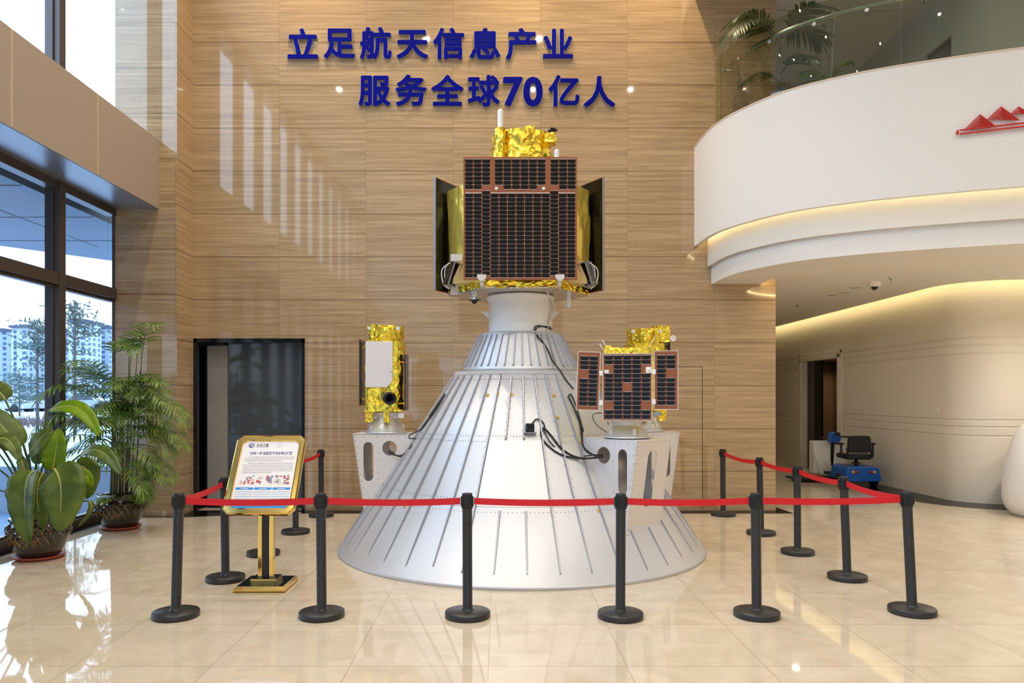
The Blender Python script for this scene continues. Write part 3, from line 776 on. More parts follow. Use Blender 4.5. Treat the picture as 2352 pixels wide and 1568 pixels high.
# ------------------------------------------------------------------ satellites
def nz(p, s): return noise.noise(Vector(p)*s)
def foil_prism(b, poly, z0, z1, nseg=26, nz_=20, amp=.012, sc=14, mi=0, taper=None, top=True, bot=True, fold=(1, 1)):
    """side walls of a prism cut into a crumpled grid of facets"""
    P = [Vector(p) for p in poly]; L = [0]
    for i in range(len(P)): L.append(L[-1]+(P[(i+1)%len(P)]-P[i]).length)
    pts = []
    for k in range(nseg):
        s = L[-1]*k/nseg
        for i in range(len(P)):
            if L[i] <= s < L[i+1]+1e-9:
                pts.append(P[i].lerp(P[(i+1)%len(P)], (s-L[i])/(L[i+1]-L[i]))); break
    c = sum(P, Vector((0,0)))/len(P); vs = []
    rnd = random.Random(int(z0*1000)+nseg)
    for j in range(nz_+1):
        z = z0+(z1-z0)*j/nz_
        for p in pts:
            d = (p-c).normalized(); q = (p.x*fold[0], p.y*fold[0], z*fold[1])
            k = (nz(q, sc)+.6*nz((q[0]+3, q[1], q[2]), sc*2.3)+rnd.uniform(-.25, .25))*amp
            t = 1 if taper is None else 1+(taper-1)*j/nz_
            jz = rnd.uniform(-.3, .3)*(z1-z0)/nz_ if 0 < j < nz_ else 0
            vs.append((c.x+(p.x-c.x)*t+d.x*k, c.y+(p.y-c.y)*t+d.y*k, z+jz))
    fs = []
    for j in range(nz_):
        for k in range(nseg):
            a, bb, cc, dd = j*nseg+k, j*nseg+(k+1)%nseg, (j+1)*nseg+(k+1)%nseg, (j+1)*nseg+k
            if rnd.random() < .5: fs += [(a, bb, cc), (a, cc, dd)]
            else: fs += [(a, bb, dd), (bb, cc, dd)]
    if bot: fs.append(tuple(range(nseg))[::-1])
    if top: fs.append(tuple(nz_*nseg+k for k in range(nseg)))
    b.add(vs, fs, mi, False); return b
def ngon(r, n, a0=0, c=(0, 0)): return [(c[0]+r*cos(a0+2*pi*k/n), c[1]+r*sin(a0+2*pi*k/n)) for k in range(n)]

# a solar panel lies in its own x (width), y (height), z (outward) frame
def cell(b, x, y, w_, h_, z, flip=False, c=.22):
    q = h_*c*1.6
    pts = [(x, y+h_), (x, y+q), (x+q*.35, y+q*.3), (x+q, y), (x+w_-q, y), (x+w_-q*.35, y+q*.3), (x+w_, y+q), (x+w_, y+h_)]
    if flip: pts = [(p[0], 2*y+h_-p[1]) for p in pts][::-1]
    n = len(pts); b.add([(p[0], p[1], z) for p in pts]+[(p[0], p[1], z-.002) for p in pts], [tuple(range(n))]+[(i, n+i, n+(i+1)%n, (i+1)%n) for i in range(n)], 0)
def big_panel(parent, M):
    u = 1.122/850
    p = empty('solar_panel'); p.parent = parent; p.matrix_local = M
    W_, H_ = 850*u, 918*u
    b = MB(); b.box((-W_/2, -H_/2, -.02), (W_/2, H_/2, 0)); b.build('panel_board', [T['pcb']], p)
    X = lambda x: (x-755)*u
    Y = lambda y: (859-y)*u
    b = MB(); t = MB()
    def column(x0, y0, rows, pitch=32.0, wc=58):
        for r in range(rows):
            y1 = y0+pitch*r
            cell(b, X(x0), Y(y1+30), wc*u, 29.0*u, .0025)
            if r:
                for k in range(3): t.box((X(x0+5+k*19), Y(y1+.3), 0), (X(x0+14+k*19), Y(y1-1.2), .0035))
                t.box((X(x0+wc+.5), Y(y1+2), 0), (X(x0+wc+4), Y(y1-4), .0035)) if (int(x0/63)+r) % 2 else None
        t.box((X(x0), Y(y0-1), 0), (X(x0+wc), Y(y0-3.5), .003)); ye = y0+pitch*rows
        t.box((X(x0), Y(ye+1.5), 0), (X(x0+wc), Y(ye-.5), .003))
    for i in range(13):
        x0 = 343+i*63.7; o2 = -20 if i in (2, 10) else 0
        column(x0, 674+o2, 20, 31.4 if not o2 else 31.6)
    for i in range(3): column(343+i*63.7, 418, 7 if i < 2 else 6)
    for i in range(6): column(566+i*63.7, 418, 7 if 0 < i < 5 else 6)
    for i in range(3): column(983+i*63.7, 418, 7 if i > 0 else 6)
    t.box((X(345), Y(669), 0), (X(465), Y(666), .003)); t.box((X(530), Y(669), 0), (X(975), Y(666), .003)); t.box((X(1040), Y(669), 0), (X(1168), Y(666), .003))
    for x0 in (577, 930): t.lathe([(13*u, 0), (13*u, .006), (8*u, .008), (.0001, .006)], 16, (X(x0), Y(637), 0))
    s = b.build('solar_cells', T['cell'], p); s['kind'] = 'stuff'
    s = t.build('cell_tabs', T['tab'], p)
    return p
sat = empty('earth_observation_satellite', (.224, 8.14, 2.695), label='large gold-foil satellite model with dark solar panels on top of the white cylinder', cat='satellite model')
hexa = [(-.35, -.61), (.35, -.61), (.77, .0), (.36, .63), (-.36, .63), (-.77, .0)]
b = MB(); b.prism([(p[0]*.99, p[1]*.99) for p in hexa], .0, .02); b.build('base_plate', T['silverfoil'], sat)
b = MB(); foil_prism(b, hexa, .012, .085, 110, 6, .012, 16); b.build('foil_skirt', T['gold'], sat)
hb = [(-.36, -.58), (.36, -.58), (.77, .0), (.36, .6), (-.36, .6), (-.77, .0)]
b = MB(); foil_prism(b, hb, .07, 1.14, 66, 10, .020, 4.0, fold=(2.4, .45)); b.build('foil_body', T['gold2'], sat)
PA, PZ = .73, .67
Mf = Matrix.Translation((-.005, -PA, PZ)) @ Matrix.Rotation(pi/2, 4, 'X')
big_panel(sat, Mf)
for s in (-1, 1):
    n = Vector((s*.866, .5, 0)); tdir = Vector((-s*.5, .866, 0))       # outward normal, from near end to far end
    c = n*PA+Vector((0, 0, PZ-.02)); xax = tdir*(-s) if False else tdir
    zax = n; yax = Vector((0,0,1)); xax = yax.cross(zax)
    M = Matrix(((xax.x, yax.x, zax.x, c.x), (xax.y, yax.y, zax.y, c.y), (xax.z, yax.z, zax.z, c.z), (0,0,0,1)))
    p = big_panel(sat, M)
    b = MB(); b.box((-.55, -.595, -.028), (.55, .595, -.0205)); b.build('panel_back', T['cellback'], p)
    b = MB(); b.box((-.566, -.606, -.03), (-.561, .606, .002)); b.box((.561, -.606, -.03), (.566, .606, .002)); b.build('panel_edge', T['grey'], p)
# top: telescope wrapped in foil, sleeve, small bits
b = MB(); foil_prism(b, ngon(.325, 28, 0, (.03, .0)), 1.10, 1.71, 46, 11, .020, 8); b.build('telescope_shroud', T['gold'], sat)
b = MB(); foil_prism(b, ngon(.055, 12, 0, (-.20, -.30)), 1.12, 1.71, 18, 14, .012, 20); b.build('antenna_sleeve', T['gold'], sat)
b = MB(); foil_prism(b, [(.06,-.25), (.16,-.25), (.16,-.12), (.06,-.12)], 1.66, 1.76, 20, 6, .012, 25); foil_prism(b, [(.0,-.28), (.2,-.28), (.2,-.10), (.0,-.10)], 1.58, 1.67, 20, 5, .02, 25)
b.build('foil_block', T['gold'], sat)
b = MB(); foil_prism(b, [(.26,-.28), (.38,-.28), (.40,-.14), (.28,-.14)], 1.58, 1.68, 20, 6, .018, 25); b.build('foil_block', T['gold'], sat)
b = MB(); b.box((.325, -.26, 1.68), (.375, -.2, 1.735)); b.tube([(.3,-.23,1.71), (.40,-.23,1.72)], .014, 8); b.build('sun_sensor', T['blackgloss'], sat)
def rod(x, y, z0, z1, r): 
    b = MB(); b.lathe([(r, z0), (r, z1-r), (r*.86, z1-r*.45), (r*.5, z1-r*.12), (.0005, z1)], 16, (x, y, 0)); b.build('antenna_rod', T['white2'], sat)
rod(-.20, -.30, 1.60, 1.915, .029); rod(.385, -.36, 1.10, 1.475, .026)
# mounting feet under the front panel
for x in (-.386, .386):
    b = MB(); b.prism([(-.045, .05), (.045, .05), (.045, .015), (.015, -.015), (-.015, -.015), (-.045, .015)], -.006, .006, M=Matrix.Translation((x, -PA-.012, .065)) @ Matrix.Rotation(pi/2, 4, 'X'))
    b.box((x-.02, -.70, .01), (x+.02, -.62, .06)); b.tube([(x, -PA, .05), (x, -.64, .0)], .016, 8); b.build('panel_hinge', T['tab'], sat)
# star trackers with beige baffles
for s in (-1, 1):
    st_ = empty('star_tracker', (s*.60, -.42, .20), 0); st_.parent = sat
    b = MB(); vs = [(-.14*s,-.0,-.11),(-.14*s,.0,.11),(.09*s,-.06,-.14),(.05*s,-.06,.10),(-.14*s,.14,-.11),(-.14*s,.14,.11),(.09*s,.10,-.14),(.05*s,.10,.10)]
    b.add(vs, [(0,2,3,1), (4,5,7,6), (0,4,6,2), (1,3,7,5), (0,1,5,4)], 0); b.build('baffle', T['beige'], st_)
    M = Matrix.Translation((.105*s, .01, -.03)) @ Matrix.Rotation(s*-.30, 4, 'Y') @ Matrix.Rotation(s*-.55, 4, 'Z')
    b = MB(); 
    for (a, c) in (((-.045,-.09,-.125),(-.035,-.08,.125)), ((.035,-.09,-.125),(.045,-.08,.125)), ((-.045,-.09,-.125),(.045,-.08,-.115)), ((-.045,-.09,.115),(.045,-.08,.125))): b.box(a, c, 1, M)
    b.box((-.045, -.08, -.125), (.045, .08, .125), 0, M)
    b.build('aperture', [T['blackgloss'], T['grey']], st_)
    b = MB(); b.tube(catmull([(.10*s,.0,.10),(.20*s,.02,.02),(.19*s,.02,-.12),(.13*s,.04,-.18)], 5), .006, 6); b.tube(catmull([(.09*s,.0,.11),(.17*s,.02,.03),(.16*s,.02,-.14),(.10*s,.04,-.17)], 5), .005, 6); b.build('cable', T['white2'], st_)
for a_, c_ in (((-.72, -.30, .22), (-.60, -.26, .40)), ((-.72, -.30, -.02), (-.64, -.27, .1))): b = MB(); b.box(a_, c_); b.build('thermal_plate', T['whiteplate'], sat)
# sensors below the base plate
b = MB(); b.lathe([(.043, 0), (.043, -.085)], 20, (-.47, -.33, 0)); b.build('sensor_barrel', T['silverfoil'], sat)
b = MB(); b.lathe([(.0005, -.075), (.067, -.085), (.067, -.09), (.033, -.092), (.029, -.108), (.016, -.122), (.0005, -.126)], 24, (-.47, -.33, 0)); b.build('sensor_dome', T['blackgloss'], sat)
b = MB(); b.lathe([(.023, 0), (.023, -.07), (.03, -.072), (.03, -.078), (.023, -.08), (.023, -.14), (.018, -.158), (.0005, -.162)], 16, (.51, -.33, 0)); b.build('antenna_rod', T['white2'], sat)

def adapter(parent, z0, z1, rt=.14, rb=.205):
    h = z1-z0
    b = MB(); b.lathe([(rb+.02, z0), (rb+.02, z0+.008), (rb, z0+.012), (rt+.012, z0+h*.58), (rt, z0+h*.62), (rt, z0+h*.86), (rt+.008, z0+h*.87), (rt+.008, z0+h*.92), (rt-.01, z0+h*.93), (rt-.01, z1)], 40)
    b.build('adapter_ring', T['alubright'], parent)
    b = MB()
    for k in range(5):
        a = 2*pi*k/5-1.2; M = Matrix.Rotation(a, 4, 'Z'); b.box((rb-.055, -.012, z0+.03), (rb-.01, .012, z0+.085), 0, M)
    b.build('clamp', T['tab'], parent)
def video_sat(name, loc, rz, f, label, front=True):
    o = empty(name, loc, rz, label, 'satellite model', 'small gold-foil satellites')
    w2 = .192; zb, zt = .235, .985
    adapter(o, 0.005, .245)
    sq = [(-w2, -w2), (w2-.05, -w2), (w2, -w2+.06), (w2, w2), (-w2, w2)]
    sq = [(f*p[0], p[1]) for p in sq]
    if f < 0: sq = sq[::-1]
    b = MB(); foil_prism(b, sq, zb, zt, 40, 15, .013, 11); b.build('foil_body', T['gold'], o)
    b = MB(); foil_prism(b, ngon(.185, 24), zt-.02, zt+.165, 36, 7, .016, 13, taper=1.06, top=False); foil_prism(b, ngon(.16, 24), zt-.02, zt+.10, 40, 4, .01, 15); b.build('lens_shroud', T['gold'], o)
    for x in (-.145, .15):
        b = MB(); b.box((f*x-.02, -.185, zt+.115), (f*x+.02, -.155, zt+.15)); b.build('shroud_tab', T['white2'], o)
    b = MB(); foil_prism(b, [(f*-.13,-.215), (f*-.08,-.215), (f*-.08,-.19), (f*-.13,-.19)][::(1 if f > 0 else -1)], zt-.02, zt+.17, 10, 8, .008, 30); b.build('foil_tab', T['gold'], o)
    if front: sat_front(o, f, w2)
    # edge-on solar panels
    sat_rest(o, f, w2)
    return o
def sat_front(o, f, w2):
    pl = [(-.185, .49), (.035, .49), (.085, .535), (.10, .56), (.10, .975), (-.185, .975)]
    b = MB(); b.prism([(f*x, z) for x, z in pl], 0, .03, M=Matrix.Translation((0, -w2-.004, 0)) @ Matrix.Rotation(pi/2, 4, 'X')); b.build('radiator_plate', T['whiteplate'], o, bevel=.003)
    b = MB(); b.box((f*.085-.018, -w2-.045, .66), (f*.085+.018, -w2-.03, .965)); b.build('radiator_strip', T['whiteplate'], o)
    # lens tube
    M = Matrix.Translation((f*.02, -w2+.02, .395)) @ Matrix.Rotation(R(8), 4, 'X') @ Matrix.Rotation(f*R(22), 4, 'Z') @ Matrix.Rotation(pi/2, 4, 'X')
    b = MB(); b.lathe([(.058, 0), (.058, .14)], 24, M=M); b.build('lens_tube', T['steel'], o)
    b = MB(); b.lathe([(.058, .135), (.066, .14), (.066, .19), (.046, .19), (.042, .06), (.0005, .06)], 28, M=M); b.build('lens_hood', T['rubber'], o)
def sat_rest(o, f, w2):
    for s, z0, z1, d, ya, yb_ in ((-1, .30, .995, .245, -.20, .22), (1, .25, .84, .225, -.17, .03)):
        p = empty('solar_panel', (f*s*d, 0, 0)); p.parent = o
        b = MB(); b.box((-.006, ya, z0), (.006, yb_, z1)); b.build('panel_board', T['cellback'], p)
        b = MB(); b.box((s*f*.007, ya-.002, z0-.002), (s*f*.014, yb_, z1+.002)); b.build('panel_edge', mat('brown_grey_edge', lin(112, 98, 92), .4) if 'brown_grey_edge' not in bpy.data.materials else bpy.data.materials['brown_grey_edge'], p)
        b = MB()
        for z in (z0+.07, z1-.08): b.tube([(-s*f*.05, -.15, z), (s*f*.018, -.15, z)], .008, 8)
        b.build('panel_pin', T['brass'], p)
    b = MB(); foil_prism(b, [(-.03,-.03), (.05,-.03), (.05,.03), (-.03,.03)], .125, .25, 16, 8, .01, 20); b.build('foil_flap', T['gold'], o, Matrix.Translation((f*-.165, -.14, 0)))
    b = MB(); foil_prism(b, [(-.03,-.012), (.03,-.012), (.03,.012), (-.03,.012)], .12, .25, 14, 6, .008, 20); b.build('foil_flap', T['gold'], o, Matrix.Translation((f*.03, -.19, 0)))
    b = MB(); b.box((f*.15-.0, -.16, .165), (f*.15+f*.06, -.13, .215)); b.build('connector_tab', T['whitealu'], o, bevel=.003)
video_sat('small_satellite', (CX0-1.457, CY0, 1.214), 0, 1, 'small gold-foil satellite with white plate and black lens on the left bracket')
s3 = (CX0+1.457*cos(R(15)), CY0+1.457*sin(R(15)), 1.214)
vr = video_sat('small_satellite', s3, 0, -1, 'small gold-foil satellite mostly hidden behind the one with red-brown solar panels', False)
b = MB(); foil_prism(b, [(.09,-.14), (.27,-.14), (.27,.06), (.09,.06)], 1.0, 1.185, 30, 9, .012, 18); b.build('foil_block', T['gold'], vr)
b = MB(); b.lathe([(.034, 0), (.034, .03), (.022, .035), (.014, .02), (.0005, .02)], 18, M=Matrix.Translation((.30, -.12, 1.04)) @ Matrix.Rotation(pi/2, 4, 'X')); b.build('nozzle', T['whitealu'], vr)

# satellite with the brown panels facing the room
def cell_panel(parent, M, w_, h_, cols, rows, skip, mx, my, name='solar_panel', back=True):
    p = empty(name); p.parent = parent; p.matrix_local = M
    b = MB(); b.box((-w_/2, -h_/2, -.012), (w_/2, h_/2, 0)); b.build('panel_board', T['pcb'], p)
    b = MB()
    for (a, c) in (((-w_/2-.002, -h_/2-.002, -.013), (-w_/2+.004, h_/2+.002, .001)), ((w_/2-.004, -h_/2-.002, -.013), (w_/2+.002, h_/2+.002, .001)),
                   ((-w_/2, -h_/2-.002, -.013), (w_/2, -h_/2+.004, .001)), ((-w_/2, h_/2-.004, -.013), (w_/2, h_/2+.002, .001))): b.box(a, c)
    b.build('panel_rim', T['tab'], p)
    cw, chh = (w_-2*mx)/cols, (h_-2*my)/rows
    b = MB(); t = MB(); c = 0
    for i in range(cols):
        for j in range(rows):
            x = -w_/2+mx+i*cw; y = h_/2-my-(j+1)*chh
            sk = (i, j) in skip
            if not sk: cell(b, x+cw*.04, y+chh*.04, cw*.92, chh*.9, .0025, flip=(j % 2 == 1) and False, c=.28)
            if not sk and j and (i, j-1) not in skip:
                for k in range(4): t.box((x+cw*(.1+.21*k), y+chh*.97, 0), (x+cw*(.24+.21*k), y+chh*1.03, .0035))
            if sk != ((i, j-1) in skip) or j == 0: t.box((x+cw*.1, y+chh*.97, 0), (x+cw*.9, y+chh*1.05, .0035))
            if j == rows-1: t.box((x+cw*.1, y-chh*.05, 0), (x+cw*.9, y+chh*.02, .0035))
    b.build('solar_cells', T['cell'], p); t.build('cell_tabs', T['tab'], p)
    return p
s2 = Vector((CX0+1.457*cos(R(-48.5)), CY0+1.457*sin(R(-48.5)), 1.219))
sp2 = empty('spread_panel_satellite', s2, R(-9), 'small satellite with one wide and two narrow brown solar panels on the front bracket', 'satellite model', None)
adapter(sp2, .005, .175, .135, .20)
b = MB(); foil_prism(b, [(-.20,-.19), (.20,-.19), (.20,.19), (-.20,.19)], .18, .80, 60, 22, .012, 13); b.build('foil_body', T['gold'], sp2)
b = MB(); foil_prism(b, [(-.20,-.21), (.20,-.21), (.20,-.02), (-.20,-.02)], .78, .835, 50, 4, .014, 18); b.build('foil_crest', T['gold'], sp2)
Rx = Matrix.Rotation(pi/2, 4, 'X')
cell_panel(sp2, Matrix.Translation((.0, -.232, .472)) @ Rx, .44, .61, 5, 14, {(0,2),(0,3),(4,2),(4,3),(2,6),(2,7),(0,10),(0,11),(4,10),(4,11)}, .012, .016)
cell_panel(sp2, Matrix.Translation((-.352, -.215, .53)) @ Matrix.Rotation(R(2), 4, 'Y') @ Matrix.Rotation(R(5), 4, 'Z') @ Rx, .205, .535, 2, 11, {(0,3),(0,4)}, .018, .04)
cell_panel(sp2, Matrix.Translation((.345, -.225, .535)) @ Matrix.Rotation(R(3), 4, 'Z') @ Rx, .212, .53, 2, 11, {(1,3),(1,4)}, .022, .04)
b = MB()
for x, z in ((-.235, .60), (-.235, .33), (.235, .61), (.235, .34)): b.box((x-.018, -.25, z-.022), (x+.018, -.21, z+.022))
b.build('panel_hinge', T['whitealu'], sp2, bevel=.003)
b = MB(); b.box((.165, -.25, .60), (.215, -.232, .655)); b.lathe([(.014, 0), (.014, .006), (.0005, .006)], 14, M=Matrix.Translation((.19, -.25, .628)) @ Rx); b.box((-.205, -.246, .60), (-.165, -.232, .63)); b.build('release_mount', T['whitealu'], sp2)
b = MB(); b.tube([(-.175,-.18,.82), (-.225,-.2,.905)], .004, 6); b.tube([(-.20,-.18,.80), (-.25,-.2,.87)], .004, 6); b.tube([(.19,-.1,.82), (.25,-.12,.93)], .004, 6); b.build('whip_antenna', T['white2'], sp2)
b = MB(); foil_prism(b, [(-.2,-.2), (-.14,-.2), (-.14,-.14), (-.2,-.14)], .81, .855, 12, 4, .01, 25); b.build('foil_block', T['gold'], sp2)
b = MB(); b.box((.24,-.2,.215), (.29,-.17,.25)); b.tube([(.29,-.185,.23), (.31,-.185,.23)], .012, 8); b.build('connector', T['alu2'], sp2)

# ------------------------------------------------------------------ barrier posts and belts
BH = .90
def post_mesh():
    base = MB(); base.lathe([(.0005, 0), (.163, 0), (.165, .004), (.165, .038), (.160, .044), (.03, .052), (.0005, .052)], 48)
    pole = MB(); pole.lathe([(.05, .044), (.05, .05), (.039, .058), (.0355, .07), (.0355, .80)], 28)
    head = MB(); head.lathe([(.0355, .79), (.0365, .80), (.0378, .806), (.0378, .892), (.035, .90), (.0005, .90)], 28)
    clip = MB()
    for k in range(4):
        M = Matrix.Rotation(pi/2*k, 4, 'Z'); clip.box((.033, -.017, .808), (.047, .017, .876), 0, M); clip.box((.034, -.013, .79), (.041, .013, .81), 0, M)
    return base, pole, head, clip
def ground(xp, yb):
    D = F*H/(yb-CY)+.163; return Vector(((xp-CX)*D/F, D, 0))
posts = {
 'fl': (404,1431,(412,1131),'black barrier post at the front left corner, leaning right, left of the sign stand'),
 'f2': (739,1431,(737,1132),'black front-row barrier post just right of the gold sign stand'),
 'f3': (1074,1431,(1073,1133),'black front-row barrier post in front of the middle of the cone'),
 'f4': (1425,1433,(1426,1130),'black front-row barrier post in front of the bracket with brown solar panels'),
 'f5': (1738,1430,(1735,1131),'black front-row barrier post just right of the cone, next to the right corner post'),
 'fr': (2095,1422,(2075,1127),'black barrier post at the front right corner where two belts meet, leaning left'),
 'r1': (1946,1340,(1937,1093),'black barrier post in the right row, first behind the right corner post'),
 'r2': (1832,1279,(1831,1069),'black barrier post in the right row, second behind the right corner post'),
 'r3': (1748,1233,(1744,1049),'black barrier post in the right row, standing one before the wall-side end'),
 'r4': (1661,1188,(1660,1032),'black barrier post ending the right row close to the stone wall'),
 'l1': (518,1343,(515,1097),'black barrier post in the left row, just left of the sign stand base'),
 'l2': (605,1282,(606,1070),'black barrier post in the left row hidden behind the sign stand'),
 'l3': (679,1230,(679,1049),'black barrier post in the left row under the right edge of the sign board'),
 'l4': (738,1190,(737,1033),'black barrier post ending the left row near the dark glass door'),
}
bases = None; top = {}
proto = None
for k, (xp, yb, tp, lab) in posts.items():
    g = ground(xp, yb); tpx = px(tp[0], tp[1], g.y)
    lean = max(-.05, min(.05, (tpx.x-g.x)/BH))
    if proto is None:
        o = empty('barrier_post'); ms = post_mesh()
        for nm, m_, mm in zip(('base', 'pole', 'belt_head', 'belt_clip'), ms, ('black', 'black', 'rubber', 'rubber')): m_.build(nm, T[mm], o)
        proto = o
    else:
        o = proto.copy(); COL.objects.link(o)
        for ch in list(proto.children):
            c = ch.copy(); COL.objects.link(c); c.parent = o
    o.location = g
    for ch in o.children:        # the pole leans, the base stays flat
        if not ch.name.startswith('base'):
            ch.matrix_local = Matrix.Translation((0,0,.048)) @ Matrix.Rotation(math.atan(lean), 4, 'Y') @ Matrix.Translation((0,0,-.048))
        else: ch.matrix_local = Matrix.Identity(4)
    tag(o, lab, 'barrier post', 'black belt barrier posts')
    top[k] = Vector((g.x+lean*.79, g.y, .843))
def belt(a, c, lab, sag=.012):
    A, B = top[a].copy(), top[c].copy(); d = (B-A); d.z = 0; d.normalize()
    A += d*.05; B -= d*.05; n = 14; b = MB(); vs = []; pr = Vector((-d.y, d.x, 0))*.0012
    mid = (A+B)/2
    for s in (1, -1):
        for i in range(n+1):
            t = i/n; p = A.lerp(B, t)-mid; q = Vector((0, 0, sag*4*t*(1-t)))
            tw = 1-.0*t
            vs += [p-q+Vector((0,0,.024))+pr*s, p-q-Vector((0,0,.024))+pr*s]
    m = 2*(n+1); fs = []
    for i in range(n):
        fs += [(2*i, 2*i+1, 2*i+3, 2*i+2), (m+2*i, m+2*i+2, m+2*i+3, m+2*i+1), (2*i, 2*i+2, m+2*i+2, m+2*i), (2*i+1, m+2*i+1, m+2*i+3, 2*i+3)]
    b.add(vs, fs, 0, True); o = b.build('barrier_belt', T['belt']); o.location = mid
    es = o.modifiers.new('edges', 'EDGE_SPLIT'); es.split_angle = R(40)
    tag(o, lab, 'belt', 'red belts of the barrier')
belt('fl','f2','red belt crossing the lower edge of the sign board')
belt('f2','f3','red belt along the front from the sign stand to the middle of the cone')
belt('f3','f4','red belt along the front passing the cone hatch and right half of the cone')
belt('f4','f5','red belt along the front passing the lower end of the bracket with brown solar panels')
belt('f5','fr','red belt along the front ending at the right corner post')
belt('fr','r1','red belt running back from the right corner post, below the blue scooter', .02)
belt('r1','r2','red belt in the right row crossing in front of the open corridor door', .02)
belt('r2','r3','red belt in the right row crossing the end of the stone wall', .02)
belt('r3','r4','red belt in the right row farthest back, in front of the stone wall', .03)
belt('fl','l1','red belt running back from the left corner post to the next post', .015)
belt('l1','l2','red belt in the left row hidden behind the sign board, nearer length', .02)
belt('l2','l3','red belt in the left row hidden behind the sign board, farther length', .02)
belt('l3','l4','red belt in the left row showing right of the sign board', .03)

# ------------------------------------------------------------------ sign stand
sg = empty('sign_stand', (-1.955, 6.34, 0), label='gold-framed tilted information sign on a gold and black stand inside the barrier', cat='sign stand')
b = MB(); b.box((-.212, -.21, .006), (.212, .21, .012), 1)
b.add([(-.212,-.21,.0),(.212,-.21,.0),(.212,.21,.0),(-.212,.21,.0),(-.212,-.21,.03),(.212,-.21,.03),(.212,.21,.03),(-.212,.21,.03),(-.19,-.188,.05),(.19,-.188,.05),(.19,.188,.05),(-.19,.188,.05)],
      [(0,1,5,4),(1,2,6,5),(2,3,7,6),(3,0,4,7),(4,5,9,8),(5,6,10,9),(6,7,11,10),(7,4,8,11),(0,3,2,1)], 0)
b.add([(-.19,-.188,.0505),(.19,-.188,.0505),(.19,.188,.0505),(-.19,.188,.0505)], [(0,1,2,3)], 1); b.build('base', [T['brass'], T['blackgloss']], sg)
b = MB(); b.box((-.11, -.09, .05), (.11, .09, .085)); b.box((-.105, -.085, .085), (.105, .085, .087), 1); b.build('plinth', [T['brass'], T['blackgloss']], sg)
b = MB(); b.box((-.065, -.032, .085), (-.03, .032, .74)); b.box((.03, -.032, .085), (.065, .032, .74)); b.build('column_edge', T['brass'], sg, bevel=.003)
b = MB(); b.box((-.03, -.026, .085), (.03, .026, .74)); b.build('column', T['black'], sg)
BZ0, BZ1, BY0, BY1 = .642, 1.262, -.235, .185
bl = sqrt((BZ1-BZ0)**2+(BY1-BY0)**2); ca, sa = (BY1-BY0)/bl, (BZ1-BZ0)/bl
MS = Matrix(((1,0,0,0), (0,ca,-sa,(BY0+BY1)/2), (0,sa,ca,(BZ0+BZ1)/2), (0,0,0,1)))
hw, hh = .298, bl/2
def oct_(w_, h_, c): return [(-w_+c,-h_),(w_-c,-h_),(w_,-h_+c),(w_,h_-c),(w_-c,h_),(-w_+c,h_),(-w_,h_-c),(-w_,-h_+c)]
rings = [(oct_(hw, hh, .05), -.012), (oct_(hw, hh, .05), .012), (oct_(hw-.008, hh-.008, .047), .02), (oct_(hw-.014, hh-.014, .045), .014), (oct_(hw-.046, hh-.046, .034), .014), (oct_(hw-.052, hh-.052, .032), .02), (oct_(hw-.058, hh-.058, .03), .006)]
b = MB(); vs = []
for P, z in rings: vs += [(p[0], p[1], z) for p in P]
fs = [(j*8+i, j*8+(i+1)%8, (j+1)*8+(i+1)%8, (j+1)*8+i) for j in range(len(rings)-1) for i in range(8)]+[tuple(range(8))[::-1]]
b.add(vs, fs, 0); b.build('sign_frame', T['brass'], sg, MS)
pw, ph = hw-.058, hh-.058
po = empty('poster'); po.parent = sg; po.matrix_local = MS
M_white = mat('poster_white', lin(238, 232, 230), .35); M_blue = mat('poster_blue', lin(6, 140, 212), .35); M_navy = mat('poster_navy', lin(36, 52, 112), .4)
M_ink = mat('poster_ink', lin(60, 58, 62), .5); M_grey = mat('poster_grey', lin(150, 146, 150), .5); M_sky = mat('poster_pale_blue', lin(96, 172, 214), .4)
b = MB(); b.prism(oct_(pw, ph, .03), .002, .007); b.build('sheet', M_white, po)
Q = .0072; CH = lambda x: (x-.5)*2*pw     # fractions of the sheet
CVv = lambda y: (.5-y)*2*ph
def rect(b, x0, y0, x1, y1, mi=0, z=Q): b.add([(CH(x0),CVv(y1),z),(CH(x1),CVv(y1),z),(CH(x1),CVv(y0),z),(CH(x0),CVv(y0),z)], [(0,1,2,3)], mi)
def txt(b, s, x, y, size, mi=0, off=0, align='LEFT', maxw=None, shear=0):
    me = text_mesh(s, size, 0, off, 'LEFT', shear); x0, x1, y0, y1 = bounds(me); k = 1
    if maxw: k = maxw/(x1-x0)
    sx = {'LEFT': -x0, 'CENTER': -(x0+x1)/2}[align]
    b.mesh(me, Matrix.Translation((CH(x), CVv(y), Q)) @ Matrix.Diagonal((k, 1, 1, 1)) @ Matrix.Translation((sx, -(y0+y1)/2, 0)), mi)
b = MB()   # logo
b.mesh(curve_mesh([[(.026*cos(2*pi*k/28), .022*sin(2*pi*k/28)) for k in range(28)], [(.003+.019*cos(2*pi*k/28), .001+.016*sin(2*pi*k/28)) for k in range(28)]], .0004), Matrix.Translation((CH(.155), CVv(.065), Q+.0004)), 0)
b.mesh(curve_mesh([[(-.02,-.012),(.006,.004),(.02,.016),(.004,.012),(-.008,.002)]], .0004), Matrix.Translation((CH(.155), CVv(.065), Q+.0006)), 1)
b.mesh(curve_mesh([[(.02,.008),(-.004,-.006),(-.016,-.016),(-.002,-.012),(.01,-.003)]], .0004), Matrix.Translation((CH(.155), CVv(.065), Q+.0006)), 0)
txt(b, '长光卫星', .24, .06, .034, 2, .0009, maxw=.105)
rect(b, .24, .088, .46, .0905, 2)
b.mesh(curve_mesh([circle(0, 0, .021), circle(0, 0, .0195)], .0002), Matrix.Translation((CH(.655), CVv(.062), Q)), 3)
